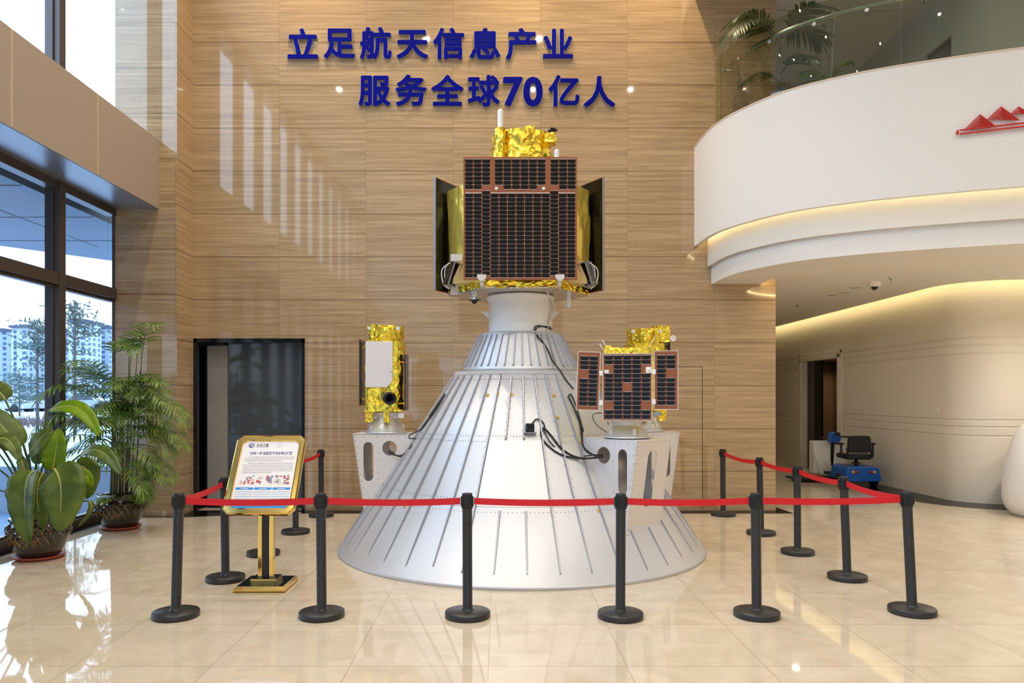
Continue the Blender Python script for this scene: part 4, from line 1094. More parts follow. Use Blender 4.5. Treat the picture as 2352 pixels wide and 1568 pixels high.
b.mesh(curve_mesh([circle(0, 0, .013), circle(0, 0, .012)], .0002), Matrix.Translation((CH(.655), CVv(.062), Q)), 3)
b.build('logo', [M_navy, M_blue, M_ink, M_grey], po)
b = MB(); txt(b, '“吉林一号”组星发射状态等比模型', .52, .185, .034, 0, .0008, 'CENTER', .37, .08); b.build('title', M_navy, po)
b = MB(); rnd = random.Random(4)
def line(y, x0, x1, h=.0058):
    x = x0
    while x < x1-.004:
        l = min(rnd.uniform(.008, .020), x1-x); k = rnd.uniform(.6, 1)
        rect(b, x, y-h*k, x+l*.86, y+h*k, 0); x += l
for i, (x0, x1) in enumerate(((.14,.96), (.08,.96), (.08,.74))): line(.245+i*.028, x0, x1)
for i, (x0, x1) in enumerate(((.14,.96), (.08,.96), (.08,.95), (.08,.96), (.08,.96), (.08,.60))): line(.338+i*.0285, x0, x1)
b.build('body_text', M_grey, po)
pc = [lin(*c) for c in ((226,206,196),(150,120,140),(96,84,100),(206,74,66),(90,104,160),(206,176,140),(120,140,170),(226,196,176),(190,90,90),(176,150,160))]
pm = [mat('picture_tone', c, .45) for c in pc]
for x0, x1, sd in ((.06,.345,1), (.36,.655,2), (.67,.95,3)):
    b = MB(); rnd = random.Random(sd)
    b.add([(CH(x0),CVv(.655),Q),(CH(x1),CVv(.655),Q),(CH(x1),CVv(.515),Q),(CH(x0),CVv(.515),Q)], [(0,1,2,3)], 10)
    for i in range(22):
        cx_, cy_ = rnd.uniform(x0+.02, x1-.02), rnd.uniform(.53, .65); ww, hh_ = rnd.uniform(.008, .03), rnd.uniform(.006, .028)
        mi = rnd.randrange(10); rect(b, max(x0, cx_-ww), max(.515, cy_-hh_), min(x1, cx_+ww), min(.655, cy_+hh_), mi, Q+.0001+i*.00001)
    b.build('picture', pm+[M_white], po)
for x0, x1 in ((.03,.335), (.35,.655), (.67,.975)):
    b = MB(); rect(b, x0, .70, x1, .735, 0)
    for i in range(4): rect(b, x0, .762+i*.032, x1, .769+i*.032, 1)
    rect(b, x0+.09, .714, x0+.22, .722, 2, Q+.0001)
    b.build('table', [M_blue, M_sky, M_white], po)
b = MB(); b.mesh(curve_mesh([[(-pw+.03,-ph), (pw-.03,-ph), (pw,-ph+.03), (pw, CVv(.925)), (-pw, CVv(.925)), (-pw,-ph+.03)]], .0002), Matrix.Translation((0,0,Q)), 0)
for i in range(4): rect(b, .10+i*.075, .943, .155+i*.075, .962, 1, Q+.0003)
txt(b, 'www.jl1.cn', .79, .955, .022, 1, .0004); 
for v in range(len(b.v)): 
    pass
b.build('footer_bar', [M_blue, M_white], po, Matrix.Identity(4))
for o in po.children:
    if o.name.startswith('footer'):
        for v in o.data.vertices:
            if v.co.z < Q+.0002 and abs(v.co.y) < 1: v.co.z += 0.00015

# ------------------------------------------------------------------ potted plants
def pot(parent, r=.28, h=.42):
    k = r/.28
    b = MB(); b.lathe([(.0005, .035), (.185*k, .035), (.20*k, .05), (.205*k, .075), (.225*k, .10), (.262*k, .20), (.28*k, .27), (.275*k, .325), (.25*k, .36), (.245*k, .375), (.262*k, .392), (.265*k, .408), (.25*k, .418), (.232*k, .41), (.225*k, .37), (.225*k, .35)], 48); b.build('pot', T['pot'], parent)
    # moulded diamond studs and gold lattice
    def rp(z):
        P = [(.20, .05), (.225, .10), (.262, .20), (.28, .27), (.275, .325), (.25, .36)]
        for (a, za), (c, zc) in zip(P, P[1:]):
            if za <= z <= zc: return (a+(c-a)*(z-za)/(zc-za))*k
        return .25*k
    b = MB(); n = 20
    for j, z in enumerate((.325, .29, .255)):
        for i in range(n):
            a = 2*pi*(i+.5*(j % 2))/n; da = pi/n; dz = .035
            f = lambda aa, zz, o=.001: ((rp(zz)+o)*cos(aa), (rp(zz)+o)*sin(aa), zz)
            b.add([f(a-da, z), f(a, z-dz), f(a+da, z), f(a, z+dz), f(a, z, .018)], [(0,1,4), (1,2,4), (2,3,4), (3,0,4)])
    b.build('diamond_relief', T['pot'], parent)
    b = MB()
    for s in (-1, 1):
        for i in range(7):
            a0 = -pi/2-.75+i*.25; P = []
            for q in range(9):
                t = q/8; z = .34-.19*t; P.append(((rp(z)+.003)*cos(a0+s*.42*t), (rp(z)+.003)*sin(a0+s*.42*t), z))
            b.tube(P, .0035, 5)
    for i in range(9):
        a = -pi/2-.5+i*.125; z = .15+.02*abs(i-4)
        M = Matrix.Translation(((rp(z)+.002)*cos(a), (rp(z)+.002)*sin(a), z)); b.sphere((0,0,0), .016, 5, 0, (1, .35, .35), M @ Matrix.Rotation(a+pi/2, 4, 'Z') @ Matrix.Rotation(.4*(1 if i > 4 else -1), 4, 'Y'))
    b.build('gold_pattern', T['potgold'], parent)
    b = MB(); b.lathe([(.0005, .366), (.232*k, .366)], 32); b.build('soil', T['soil'], parent)
    b = MB(); b.lathe([(.0005, 0), (.19*k, 0), (.232*k, .026), (.236*k, .036), (.226*k, .036), (.185*k, .012), (.0005, .012)], 40); b.build('saucer', T['terracotta'], parent)
bop = px(90, 1281, 7.48); bop.z = 0
bp_ = empty('potted_strelitzia', bop, 0, 'potted plant with large paddle leaves by the window, at the left edge', 'potted plant')
pot(bp_)
def broad_leaf(parent, P, width, nrm, mats=('leaf', 'rib'), fold=.18, wave=.02, curl=0, twist=0, shape=1.0, n=18, m=8):
    """P: three points along the midrib; nrm: direction the upper side looks"""
    P = [Vector(p)-parent.location for p in P]; nrm = Vector(nrm).normalized(); vs = []; rib = []
    rnd = random.Random(int(P[2].x*1000)); ph = rnd.uniform(0, 6)
    for i in range(n+1):
        t = i/n; c = (1-t)**2*P[0]+2*t*(1-t)*P[1]+t*t*P[2]
        tg = (2*(1-t)*(P[1]-P[0])+2*t*(P[2]-P[1])).normalized()
        nn = (nrm-tg*nrm.dot(tg)).normalized(); sd = tg.cross(nn)
        wv = width*max(.015, (sin(pi*t**.72)**.5) if t < 1 else .015)
        
        rib.append(c-nn*.004)
        for j in range(m+1):
            u = j/m*2-1
            q = c+sd*(u*wv/2)*cos(curl*abs(u))+nn*(fold*abs(u)*wv*.5-curl*u*u*wv*.35)+nn*wave*sin(t*34+ph+(2 if u > 0 else 0))*abs(u)**2*.35
            q = q+nn*.003*sin(t*90)*abs(u)
            vs.append(q)
    fs = [(i*(m+1)+j, i*(m+1)+j+1, (i+1)*(m+1)+j+1, (i+1)*(m+1)+j) for i in range(n) for j in range(m)]
    b = MB(); b.add(vs, fs, 0, True); o = b.build('leaf', T[mats[0]], parent, recalc=False)
    so = o.modifiers.new('thickness', 'SOLIDIFY'); so.thickness = .0025
    b = MB(); b.tube([Vector(r) for r in rib], [.010*(1-i/(n+1))+.002 for i in range(n+1)], 6)
    b.build('midrib', T[mats[1]], o)
    return P[0]
def stalk(parent, top, base=None, r=.012, bend=.1):
    t = Vector(top); b0 = Vector(base) if base else Vector((random.uniform(-.07,.07), random.uniform(-.07,.07), .36))
    mid = (t+b0)/2+Vector((b0.x-t.x, b0.y-t.y, 0))*.25+Vector((0, 0, bend))
    P = [((1-i/10)**2)*b0+2*(i/10)*(1-i/10)*mid+(i/10)**2*t for i in range(11)]
    b = MB(); b.tube(P, [r*(1.25-.5*i/10) for i in range(11)], 7); b.build('stem', T['stem'], parent)
LV = [  # base, mid, tip (px x, px y, depth), width m, normal, young, fold, curl
 ((124,1076,7.02),(152,1105,6.92),(132,1222,6.98),.46,(0,-1,.35),0,.05,.25),
 ((78,1080,7.20),(40,1100,7.02),(68,1252,7.05),.36,(-.25,-1,.2),0,.5,.3),
 ((42,1030,7.30),(15,985,7.25),(-40,930,7.3),.30,(.55,-.85,.5),0,.12,.2),
 ((66,1044,7.45),(85,1010,7.35),(120,979,7.45),.24,(-.35,-1,.35),0,.12,.2),
 ((120,1082,7.45),(128,1040,7.40),(136,985,7.45),.22,(.25,-1,.1),1,.35,.1),
 ((112,943,7.55),(190,905,7.5),(228,1002,7.4),.19,(-.1,-.75,.75),1,.35,.4),
 ((182,1046,7.5),(235,1005,7.4),(278,1092,7.3),.18,(0,-.7,.8),0,.3,.4),
 ((172,1072,7.55),(215,1060,7.55),(200,1146,7.5),.26,(.2,-1,.3),0,.12,.3),
 ((170,1088,7.3),(200,1080,7.3),(212,1118,7.3),.12,(0,-.9,.6),1,.3,.3),
 ((12,918,7.5),(0,895,7.5),(-30,880,7.5),.22,(.5,-.9,.2),0,.2,.2),
 ((46,1048,7.35),(62,1080,7.3),(60,1138,7.25),.10,(.3,-1,.1),0,.6,.2),
 ((100,1085,7.35),(70,1120,7.3),(100,1215,7.25),.26,(.1,-1,.2),0,.1,.2),
 ((-10,1010,7.2),(25,990,7.15),(45,1060,7.1),.16,(.1,-.6,.8),0,.3,.3),
 ((204,1150,7.4),(225,1165,7.4),(178,1210,7.4),.06,(.2,-1,.3),0,.4,.2),
 ((100,1062,7.6),(92,1040,7.65),(108,1010,7.7),.22,(.2,-1,.2),0,.1,.1)]
for B0, B1, B2, wd, nm, yg, fo, cu in LV:
    a = broad_leaf(bp_, [px(*B0), px(*B1), px(*B2)], wd, nm, ('leafy' if yg else 'leaf', 'rib'), fo, .02, cu)
    stalk(bp_, a)
for t in ((-25,1120,7.3), (-30,1060,7.3), (-40, 1000, 7.4)): stalk(bp_, px(*t)-bop, r=.009)

def frond(parent, P0, d, L, nl=15, ll=.24, lw=.026, droop=.9, mats='palm', rnd=random, lim=None, sub=None, stemr=.005, start=.25, up=.55):
    """a feather leaf: arching rachis with paired narrow leaflets"""
    d = Vector(d).normalized(); h = Vector((d.x, d.y, 0)); h = h.normalized() if h.length > .05 else Vector((1,0,0))
    R_ = []; N = 22; p = Vector(P0); tg = d.copy()
    for i in range(N+1):
        R_.append(p.copy()); tg = (tg+Vector((0,0,-1))*droop*(1.6*i/N)*1.6/N+h*.2/N).normalized(); p = p+tg*L/N
    vs = []; fs = []
    def leaflet(o, dr, ln, wd, nn):
        k = 5; b0 = len(vs); q = o.copy(); dd = dr.copy()
        for i in range(k+1):
            t = i/k; ww = wd*(sin(pi*(.12+.88*t))**.7 if t < 1 else .03)*.5; sd = dd.cross(nn).normalized()
            vs.append(q-sd*ww); vs.append(q+nn*ww*.35); vs.append(q+sd*ww)
            dd = (dd+Vector((0,0,-1))*.13*droop).normalized(); q = q+dd*ln/k
        for i in range(k):
            a = b0+i*3; fs.append((a, a+1, a+4, a+3)); fs.append((a+1, a+2, a+5, a+4))
    for i in range(nl):
        t = start+(1-start)*(i+.5)/nl; f = t*N; j = min(int(f), N-1); o = R_[j].lerp(R_[j+1], f-j); tg = (R_[j+1]-R_[j]).normalized()
        sd = tg.cross(Vector((0,0,1))); sd = sd.normalized() if sd.length > .05 else Vector((1,0,0)); nn = sd.cross(tg).normalized()
        env = (.45+.55*sin(pi*min(1, (t-start)/(1-start)*.9+.12)))
        for s in (-1, 1):
            dr = (tg*(.55+.5*t)+sd*s*rnd.uniform(.75, 1.0)+nn*up*rnd.uniform(.2, .6)).normalized()
            leaflet(o, dr, ll*env*rnd.uniform(.85, 1.1), lw*rnd.uniform(.85, 1.15), nn)
    leaflet(R_[-1], tg, ll*.6, lw*.8, Vector((0,0,1)))
    wl = parent.location
    if lim:
        for v in vs:
            lim(v, wl)
        for v in R_: lim(v, wl)
    b = MB(); b.add(vs, fs, 0, True); b.tube(R_, [stemr*(1.1-.8*i/N) for i in range(N+1)], 5, 1)
    o = b.build('frond', [T[mats], T['cane']], parent, recalc=False); return o
pp = px(277, 1213, 9.16); pp.z = 0
pl = empty('potted_palm', pp, 0, 'tall feathery palm in a dark glazed pot in the corner by the stone column', 'potted plant')
pot(pl)
def limit(v, wl):
    v.x = max(v.x, -5.06-wl.x); 
    if v.x+wl.x < -4.22: v.y = min(v.y, 9.98-wl.y)
    v.y = min(v.y, 10.5-wl.y)
rn = random.Random(11)
canes = []
for i in range(17):
    a = rn.uniform(0, 2*pi); r0 = rn.uniform(.02, .17); b0 = Vector((r0*cos(a), r0*sin(a), .35))
    hgt = rn.uniform(.75, 1.75); lean = Vector((rn.uniform(-.10, .18), rn.uniform(-.22, .06), 0))*hgt*.7
    top_ = b0+lean+Vector((0, 0, hgt)); mid = (b0+top_)/2+Vector((0,0,.05))
    P = [((1-k/8)**2)*b0+2*(k/8)*(1-k/8)*mid+(k/8)**2*top_ for k in range(9)]
    for q in P: limit(q, pp)
    b = MB(); b.tube(P, [.011-.0006*k for k in range(9)], 7); b.build('cane', T['cane'], pl)
    canes.append((P, a))
fr = 0
for P, a in canes:
    for k in range(3):
        t = (8, 6, 5)[k]; 
        if k and P[-1].z < 1.3: continue
        dr = rn.uniform(0, 2*pi)
        while not (-.35 < cos(dr) or sin(dr) < -.6) or (sin(dr) > .5): dr = rn.uniform(0, 2*pi)
        frond(pl, P[t], (cos(dr), sin(dr)*.8, rn.uniform(.5, 1.5) if k == 0 else rn.uniform(.1, .7)), rn.uniform(.5, .8), 11, rn.uniform(.22, .31), .021, 1.2, 'palm', rn, limit); fr += 1
for (x, y, dx, dz, L) in ((.25, 1.75, 1, .35, .75), (.30, 1.45, 1, .2, .8), (.12, 1.6, .5, 1.2, .75), (.2, 1.15, 1, .1, .55), (-.1, 1.5, -.5, .6, .8), (-.05, 1.2, -.45, .3, .8), (.2, .95, .9, -.1, .5), (-.12, 1.75, -.35, 1.1, .6), (.3, 1.7, .9, .9, .6), (-.15, 1.75, -.45, .8, .85), (-.15, 1.6, -.5, .4, .9), (-.1, 1.45, -.42, .3, .95), (-.15, 1.3, -.5, .1, .9), (-.1, 1.85, -.2, 1.0, .8), (.05, 1.5, .1, .4, .8), (0, 1.2, .2, .3, .7), (.2, 1.3, .7, .2, .8), (.15, 1.1, .6, 0, .7), (-.05, 1.0, -.4, .1, .7), (-.1, 1.7, -.22, .55, 1.1), (-.1, 1.5, -.24, .35, 1.15), (-.1, 1.35, -.2, .25, 1.05), (-.05, 1.9, -.1, .9, .9), (.6, 1.85, 1, .15, .8), (.65, 1.6, 1, .05, .75), (.4, 1.95, .8, .9, .6), (.5, 1.2, .8, .0, .7)):
    frond(pl, (x*.6, -.08, y-.3), (dx, -.62, dz), L, 12, .28, .021, 1.2, 'palm', rn, limit)
for i in range(6):
    a = rn.uniform(pi, 2*pi); frond(pl, (.12*cos(a), .12*sin(a), .38), (cos(a), sin(a), .5), .3, 6, .14, .03, 1.0, 'palm', rn, limit)
b = MB()
for x in (-.04, .06, .10): b.tube([(x, -.1, .35), (x+.01, -.11, 1.05)], .007, 5)
b.build('stake', mat('bamboo_stake', lin(176, 132, 88), .6), pl)

# palms on the mezzanine, behind the glass
def mezz_palm(loc, label, specs, hgt, mt='palm2', lean=(0, 0)):
    o = empty('mezzanine_palm', loc, 0, label, 'potted plant', None)
    b = MB(); b.lathe([(.0005, 0), (.15, 0), (.19, .30), (.205, .31), (.18, .31), (.17, .28), (.0005, .28)], 28); b.build('planter', T['white2'], o)
    b = MB(); b.tube([(0,0,.25), (lean[0]*.4, lean[1]*.4, hgt*.55), (lean[0], lean[1], hgt)], [.035, .03, .02], 8); b.build('trunk', T['grey'], o)
    for (dz, d, L, ll, nl) in specs: frond(o, (lean[0]*(dz/hgt), lean[1]*(dz/hgt), dz), d, L, nl, ll, .03, 1.25, mt, rn, None, None, .009, .2, .3)
    return o
mezz_palm((3.62, 9.65, 4.45), 'dark palm with drooping feather fronds behind the curved glass on the balcony', [
 (1.72, (-.75, -.5, .30), 1.05, .50, 26), (1.75, (-.6, -.2, .55), .8, .40, 18), (1.75, (.3, -.6, .5), .8, .42, 18), (1.3, (.2, -.9, .3), .75, .34, 16), (1.2, (-.8, -.3, .3), .6, .3, 14), (1.0, (.7, -.6, .2), .5, .3, 14), (.8, (-.6, -.7, .3), .6, .28, 14), (1.75, (.7, .2, .5), .7, .4, 16)], 1.78)
mezz_palm((4.38, 10.0, 4.45), 'thin pale palm with two arching fronds behind the balcony glass, right of the darker palm', [
 (1.05, (.9, -.3, .75), 1.1, .26, 13), (1.0, (.6, .2, .9), .8, .22, 11), (1.1, (-.6, -.3, .9), .7, .25, 12), (1.3, (.3, .1, 1), .5, .2, 10)], 2.3, 'palm', (.1, 0))

# ------------------------------------------------------------------ corridor, reception, ceiling fittings
rd = MB(); rd.lathe([(1.50, .0), (1.53, .01), (1.60, .10), (1.64, .22), (1.64, .45), (1.60, .75), (1.52, 1.0), (1.42, 1.18), (1.32, 1.27), (1.2, 1.30), (.0005, 1.30)], 96, sy=.55)
o = rd.build('reception_desk', T['white']); o.location = (8.52, 10.1, 0)
tag(o, 'white rounded reception desk at the right edge of the view', 'reception desk')
ZC = 3.32
dm = empty('dome_camera', px(2009, 648, 11.2), 0, 'white dome security camera on the low ceiling under the balcony', 'security camera'); dm.location.z = ZC
b = MB(); b.lathe([(.085, 0), (.085, -.05), (.075, -.07), (.05, -.075)], 28); b.build('housing', T['white2'], dm)
b = MB(); b.lathe([(.052, -.06), (.05, -.085), (.036, -.11), (.018, -.122), (.0005, -.125)], 24); b.build('dome', T['blackgloss'], dm)
def sprinkler(x, y, z, D, lab):
    o = empty('sprinkler', px(x, y, D), 0, lab, 'sprinkler', 'ceiling sprinklers'); o.location.z = z
    b = MB(); b.lathe([(.04, 0), (.04, -.008), (.018, -.012), (.012, -.04), (.0005, -.04)], 18); b.build('collar', T['steel'], o)
    b = MB(); b.tube([(-.012,0,-.04), (-.016,0,-.055), (0,0,-.075)], .003, 5); b.tube([(.012,0,-.04), (.016,0,-.055), (0,0,-.075)], .003, 5); b.build('yoke', T['steel'], o)
    b = MB(); b.lathe([(.0005, -.074), (.024, -.076), (.024, -.08), (.0005, -.08)], 12); b.build('deflector', T['steel'], o)
sprinkler(2046, 638, ZC, 10.8, 'ceiling sprinkler just right of the dome camera')
sprinkler(1832, 702, ZC, 14.0, 'ceiling sprinkler deep in the corridor near its lit wall')
sprinkler(1893, 58, 7.25, 11.4, 'ceiling sprinkler above the mezzanine seen through the balcony glass')
for xp, yp, wd in ((1912,677,'farthest'), (1938,671,'middle'), (1966,660,'nearest')):
    D = (ZC-H)*F/(CY-yp); o = empty('recessed_downlight', px(xp, yp, D), 0, 'round recessed downlight left of the dome camera, %s of three in a row' % wd, 'downlight', 'recessed corridor downlights'); o.location.z = ZC
    b = MB(); b.lathe([(.095, 0), (.095, -.005), (.075, -.006)], 28); b.build('trim_ring', T['white2'], o)
    b = MB(); b.lathe([(.075, -.002), (.0005, -.002)], 24); b.build('diffuser', mat('unlit_diffuser', lin(210, 196, 168), .5), o)
sw = empty('wall_switch', (RX, 11.95, 1.39), 0, 'small white light switch on the curved corridor wall', 'switch')
b = MB(); b.box((-.012, -.043, -.043), (.0, .043, .043)); b.build('plate', T['white2'], sw, bevel=.003)
b = MB(); b.box((-.016, -.03, -.03), (-.011, .03, .03)); b.build('rocker', T['white2'], sw)

# blue ride-on scooter --------------------------------------------------------
sc = empty('mobility_scooter', (6.46, 13.5, 0), R(-4), 'blue electric scooter with black seat parked by the corridor wall', 'scooter'); sc.scale = (1, 1, .93)
RXm = Matrix.Rotation(pi/2, 4, 'X')
def bxy(b, w0, w1, y0, y1, z0, z1, r=.05, mi=0, tw=1.0):     # rounded box seen from behind
    P = rounded([(-w0, z0), (w0, z0), (w1, z1), (-w1, z1)], r); b.prism(P, -y1, -y0, mi, RXm)
b = MB(); bxy(b, .33, .27, -.26, .45, .12, .40, .07); o = b.build('rear_body', T['blueplastic'], sc, bevel=.015)
for x, mm in ((-.17, 'amber'), (-.10, 'redl'), (.12, 'redl'), (.19, 'amber')):
    if mm not in T: T[mm] = mat(mm+'_lens', lin(230, 150, 40) if mm == 'amber' else lin(150, 22, 26), .2)
    b = MB(); b.lathe([(.030, 0), (.026, .012), (.0005, .016)], 18, M=Matrix.Translation((x, -.262, .30)) @ RXm); b.build('tail_light', T[mm], sc)
for x, y in ((-.29, .02), (.29, .02), (-.0, 1.0)):
    wq = empty('wheel', (x, y, .13)); wq.parent = sc
    M = Matrix.Rotation(pi/2, 4, 'Y')
    b = MB(); b.lathe([(.075, -.045), (.115, -.045), (.13, -.03), (.13, .03), (.115, .045), (.075, .045)], 28, M=M); b.build('tyre', T['rubber'], wq)
    b = MB(); b.lathe([(.0005, -.04), (.03, -.05), (.076, -.035), (.076, .035), (.03, .05), (.0005, .04)], 20, M=M); b.build('hub', T['steel'], wq)
b = MB(); b.box((-.24, .40, .14), (.24, 1.0, .19)); b.build('footboard', T['rubber'], sc, bevel=.01)
b = MB(); b.tube([(0, .05, .38), (0, .05, .54)], .03, 12); b.box((-.06, -.02, .44), (.06, .12, .46)); b.build('seat_post', T['rubber'], sc)
b = MB(); bxy(b, .22, .235, -.08, .40, .52, .62, .05); b.build('seat', T['rubber'], sc, bevel=.02)
b = MB(); bxy(b, .19, .19, -.02, .36, .615, .66, .02); b.build('seat_cushion', mat('pale_seat_cover', lin(205, 180, 165), .6), sc, bevel=.012)
b = MB(); bxy(b, .205, .19, -.12, -.05, .66, .98, .06); b.tube([(-.2,-.09,.58), (-.215,-.10,.75)], .018, 8); b.tube([(.2,-.09,.58), (.215,-.10,.75)], .018, 8); b.build('backrest', T['rubber'], sc, bevel=.015)
for s in (-1, 1):
    b = MB(); b.tube([(s*.18,.0,.55), (s*.26,.0,.56), (s*.275,.0,.62), (s*.275,.02,.80)], .018, 8); b.box((s*.275-.035, -.04, .80), (s*.275+.035, .27, .84)); b.build('armrest', T['rubber'], sc, bevel=.008)
b = MB(); b.tube([(-.08, 1.02, .2), (-.09, .92, .86)], .03, 10); b.build('tiller', T['rubber'], sc)
b = MB(); P = rounded([(-.11,.82),(.05,.82),(.09,.90),(.07,1.0),(.0,1.05),(-.09,1.04),(-.14,.96)], .03); b.prism(P, -.98, -.80, 0, Matrix.Translation((-.06,0,-.04)) @ RXm); b.build('console', T['blueplastic'], sc, bevel=.02)
b = MB(); b.box((-.11, .785, .93), (.0, .80, 1.0)); b.build('display', T['blackgloss'], sc, bevel=.004)
b = MB(); b.tube([(-.36,.80,.87), (-.2,.86,.91), (-.08,.88,.91), (.08,.86,.91), (.22,.80,.905)], .016, 8); b.tube([(-.40,.80,.85), (-.22,.80,.90)], .006, 6); b.build('handlebar', T['rubber'], sc)
b = MB(); P = rounded([(-.30,.12),(.16,.12),(.18,.82),(-.44,.82),(-.43,.58)], .02); b.prism(P, -1.02, -.98, 0, RXm); b.box((-.41, 1.02, .14), (.16, 1.3, .80), 0); b.build('front_bin', T['white2'], sc, bevel=.01)
b = MB()
for k in range(2): b.tube([(-.95+.2*k, .55+.18*k, .06), (-.2, .62+.12*k, .055)], .05, 10)
b.box((-1.0, .5, .07), (-.2, .85, .10)); b.build('dust_mop', T['rubber'], sc)

# ------------------------------------------------------------------ outside the windows
b = MB(); b.box((-60, -60, -.6), (-5.62, 13, -.4)); o = b.build('ground_near', T['concrete']); struct(o)
b = MB(); b.box((-900, 13, -.6), (-5.65, 1500, .40)); o = b.build('ground_snow', T['snow']); struct(o)
cn_ = MB(); cn_.prism([(-5.37, 14.9), (-6.76, 13.26), (-7.9, 11.9), (-13.7, 5), (-22, -5), (-22, -10), (-5.37, -10)], 4.0, 4.35)
o = cn_.build('canopy', mat('blue_grey_cladding', lin(84, 112, 142), .45)); struct(o)
b = MB()
for k in range(10): b.box((-20, 1.5*k-2, 3.995), (-5.4, 1.5*k-1.985, 4.0))
for k in range(8): b.box((-6.4-1.4*k, -8, 3.995), (-6.385-1.4*k, 12-1.5*k, 4.0))
o2 = b.build('canopy_joint', mat('dark_joint', lin(70, 90, 110), .5), o)
def tower_mat(nm, wall, win):
    m = mat(nm, wall, .8); nt, p, N, M, mix = nodes(m); tc = N('TexCoord'); sp = N('SeparateXYZ'); nt.links.new(tc.outputs['Object'], sp.inputs[0])
    fz = M('FRACT', M('DIVIDE', sp.outputs[2], 3.0)); fx = M('FRACT', M('DIVIDE', M('ADD', sp.outputs[0], sp.outputs[1]), 5.2))
    k = M('MULTIPLY', M('MULTIPLY', M('GREATER_THAN', fz, .35), M('LESS_THAN', fz, .9)), M('MULTIPLY', M('GREATER_THAN', fx, .3), M('LESS_THAN', fx, .72)))
    nt.links.new(mix(k, wall, win), p.inputs['Base Color']); return m
tm = tower_mat('tower_facade', lin(168, 174, 182), lin(74, 104, 130)); tm2 = tower_mat('tower_facade_grey', lin(146, 158, 174), lin(72, 92, 120))
def tower(xp0, xp1, ytop, D, lab, m, roof=None):
    a, c = px(xp0, ytop, D), px(xp1, ytop, D); o = empty('apartment_tower', ((a.x+c.x)/2, D, .4), 0, lab, 'building', 'distant apartment towers')
    w_ = c.x-a.x; h_ = a.z-.4
    b = MB(); b.box((-w_/2, 0, 0), (w_/2, 16, h_*.97)); b.build('facade', m, o)
    b = MB(); b.box((-w_/2, -.8, 0), (-w_/2+w_*.22, 0, h_*.9)); b.build('balcony_stack', m, o)
    b = MB(); b.box((w_/2-w_*.2, -.8, 0), (w_/2, 0, h_*.9)); b.build('balcony_stack', m, o)
    b = MB(); b.box((-w_/2-1, -1.2, h_*.97), (w_/2+1, 17, h_)); b.box((-w_*.25, 3, h_), (w_*.25, 12, h_*1.02)); b.build('roof', mat('slate_roof', lin(64, 74, 98), .7) if 'slate_roof' not in bpy.data.materials else bpy.data.materials['slate_roof'], o)
tower(-70, 26, 756, 430, 'pale apartment tower with blue-grey top cut by the left edge, behind the left pane', tm2)
tower(27, 62, 747, 420, 'white apartment tower in the left pane just right of the grey-topped one', tm)
tower(63, 135, 752, 470, 'white apartment tower partly behind the dark mullion', tm)
tower(160, 199, 735, 430, 'slim white apartment tower in the right pane beside the mullion', tm)
tower(200, 252, 748, 460, 'wider pale apartment tower in the right pane next to the slim one', tm2)
tower(255, 300, 790, 520, 'far low apartment tower at the right edge of the right pane', tm2)
tw = bpy.data.materials
T['needle'] = leafmat('grey_green_needles', lin(62, 80, 76), lin(92, 106, 100), 3, .7); T['bark'] = mat('bark', lin(92, 84, 82), .9)
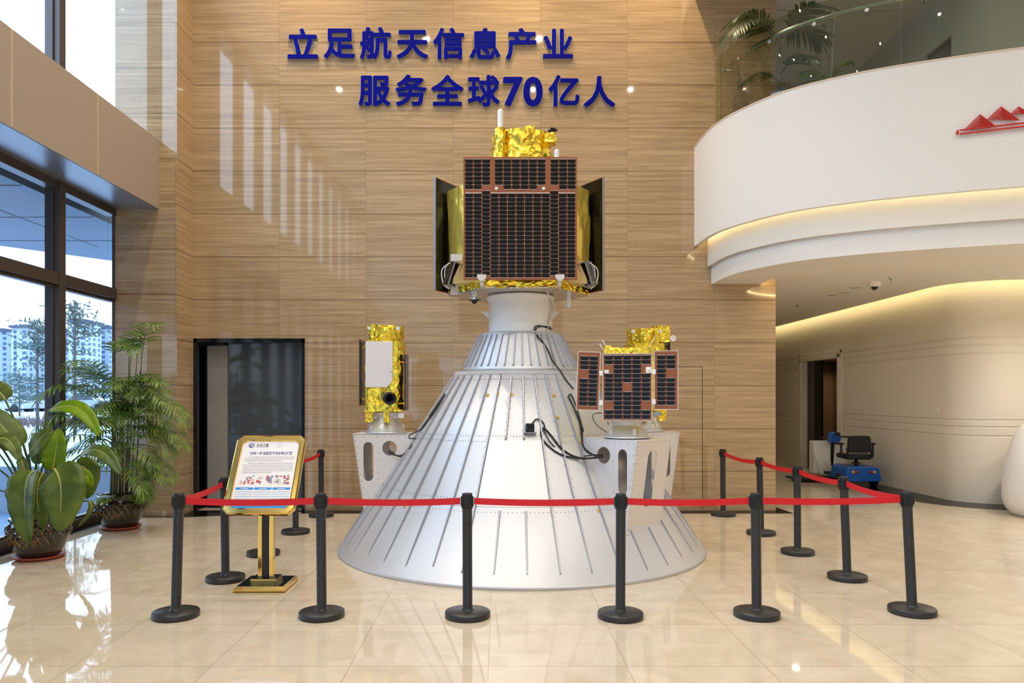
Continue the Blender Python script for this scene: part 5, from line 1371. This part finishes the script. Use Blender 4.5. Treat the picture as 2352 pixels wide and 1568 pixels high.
def pine(xp, D, ytop, spread, lab, seed, n=26, lean=0):
    rn = random.Random(seed); g = px(xp, 0, D); zt = H+(CY-ytop)*D/F; o = empty('pine_tree', (g.x, D, .4), 0, lab, 'tree', 'pines outside the window'); h_ = zt-.4
    b = MB(); b.tube([(0,0,0), (lean*.4, 0, h_*.5), (lean, 0, h_)], [.06, .045, .015], 8); tips = []
    for i in range(n):
        t = rn.uniform(.25, 1); a = rn.uniform(0, 2*pi); L = spread*(1.15-t)*rn.uniform(.5, 1.1)+.15; z = h_*t
        p0 = Vector((lean*t, 0, z)); p1 = p0+Vector((cos(a)*L, sin(a)*L, rn.uniform(-.1, .25))); b.tube([p0, (p0+p1)/2+Vector((0,0,-.05)), p1], [.03, .02, .008], 5); tips += [(p1, L), ((p0+p1*2)/3, L)]
    b.build('trunk', T['bark'], o)
    b = MB()
    for p, L in tips:
        for k in range(17):
            q = p+Vector((rn.gauss(0, .26), rn.gauss(0, .26), rn.gauss(0, .07))); d = Vector((rn.uniform(-1,1), rn.uniform(-1,1), rn.uniform(-.2,.8))).normalized()*rn.uniform(.12,.25); s = d.orthogonal().normalized()*.035
            b.add([q-s, q+s, q+d], [(0,1,2)], 0)
    b.build('needles', T['needle'], o, recalc=False)
pine(86, 27, 735, 1.1, 'pine tree seen through the left pane beside the dark mullion', 3)
pine(172, 24, 690, 1.0, 'pine tree seen through the right pane above the potted palm', 5, 24)
pine(45, 48, 850, 1.6, 'low pine tree farther off in the left pane, before the apartment towers', 8, 22)
def car(xp, D, col, lab):
    g = px(xp, 0, D); o = empty('parked_car', (g.x, D, .4), 0, lab, 'car', 'cars parked outside')
    b = MB(); P = rounded([(-2.1,.25),(2.1,.25),(2.15,.7),(1.9,.85),(1.0,.92),(.5,1.42),(-1.1,1.42),(-1.75,.95),(-2.15,.85)], .12); b.prism(P, -.85, .85, 0, RXm); b.build('body', mat('car_paint', col, .3), o, bevel=.05)
    b = MB(); P = [(.9,.95),(.45,1.36),(-1.05,1.36),(-1.6,.95)]; b.prism(P, -.86, .86, 0, RXm); b.build('window', T['darkglass'], o)
    for x in (-1.3, 1.3):
        for y in (-.78, .78): b = MB(); b.lathe([(.0005,-.1),(.2,-.1),(.32,-.09),(.32,.09),(.2,.1),(.0005,.1)], 20, M=Matrix.Translation((x,y,.32)) @ RXm); b.build('wheel', T['rubber'], o)
car(12, 62, lin(170,176,184), 'white car parked outside at the left edge of the left pane')
car(66, 66, lin(80,96,112), 'grey-blue car parked outside in the middle of the left pane')
car(118, 64, lin(176,178,182), 'white car parked outside half behind the dark mullion')
car(205, 70, lin(150,160,172), 'pale car parked outside in the right pane behind the potted palm')
hd = MB(); rn2 = random.Random(2)
for i in range(2600):
    q = Vector((rn2.uniform(-26, -12.5), rn2.uniform(29, 34), .4+abs(rn2.gauss(0, .12)))); d = Vector((rn2.uniform(-.6,.6), rn2.uniform(-.3,.3), 1)).normalized()*rn2.uniform(.1, .3); s = Vector((.03, 0, 0))
    hd.add([q-s, q+s, q+d], [(0,1,2)], 0)
o = hd.build('winter_shrubs', mat('brown_twigs', lin(104, 84, 82), .9), recalc=False); tag(o, 'bare reddish brown winter shrubs across the snowy ground outside', 'shrubs', kind='stuff')
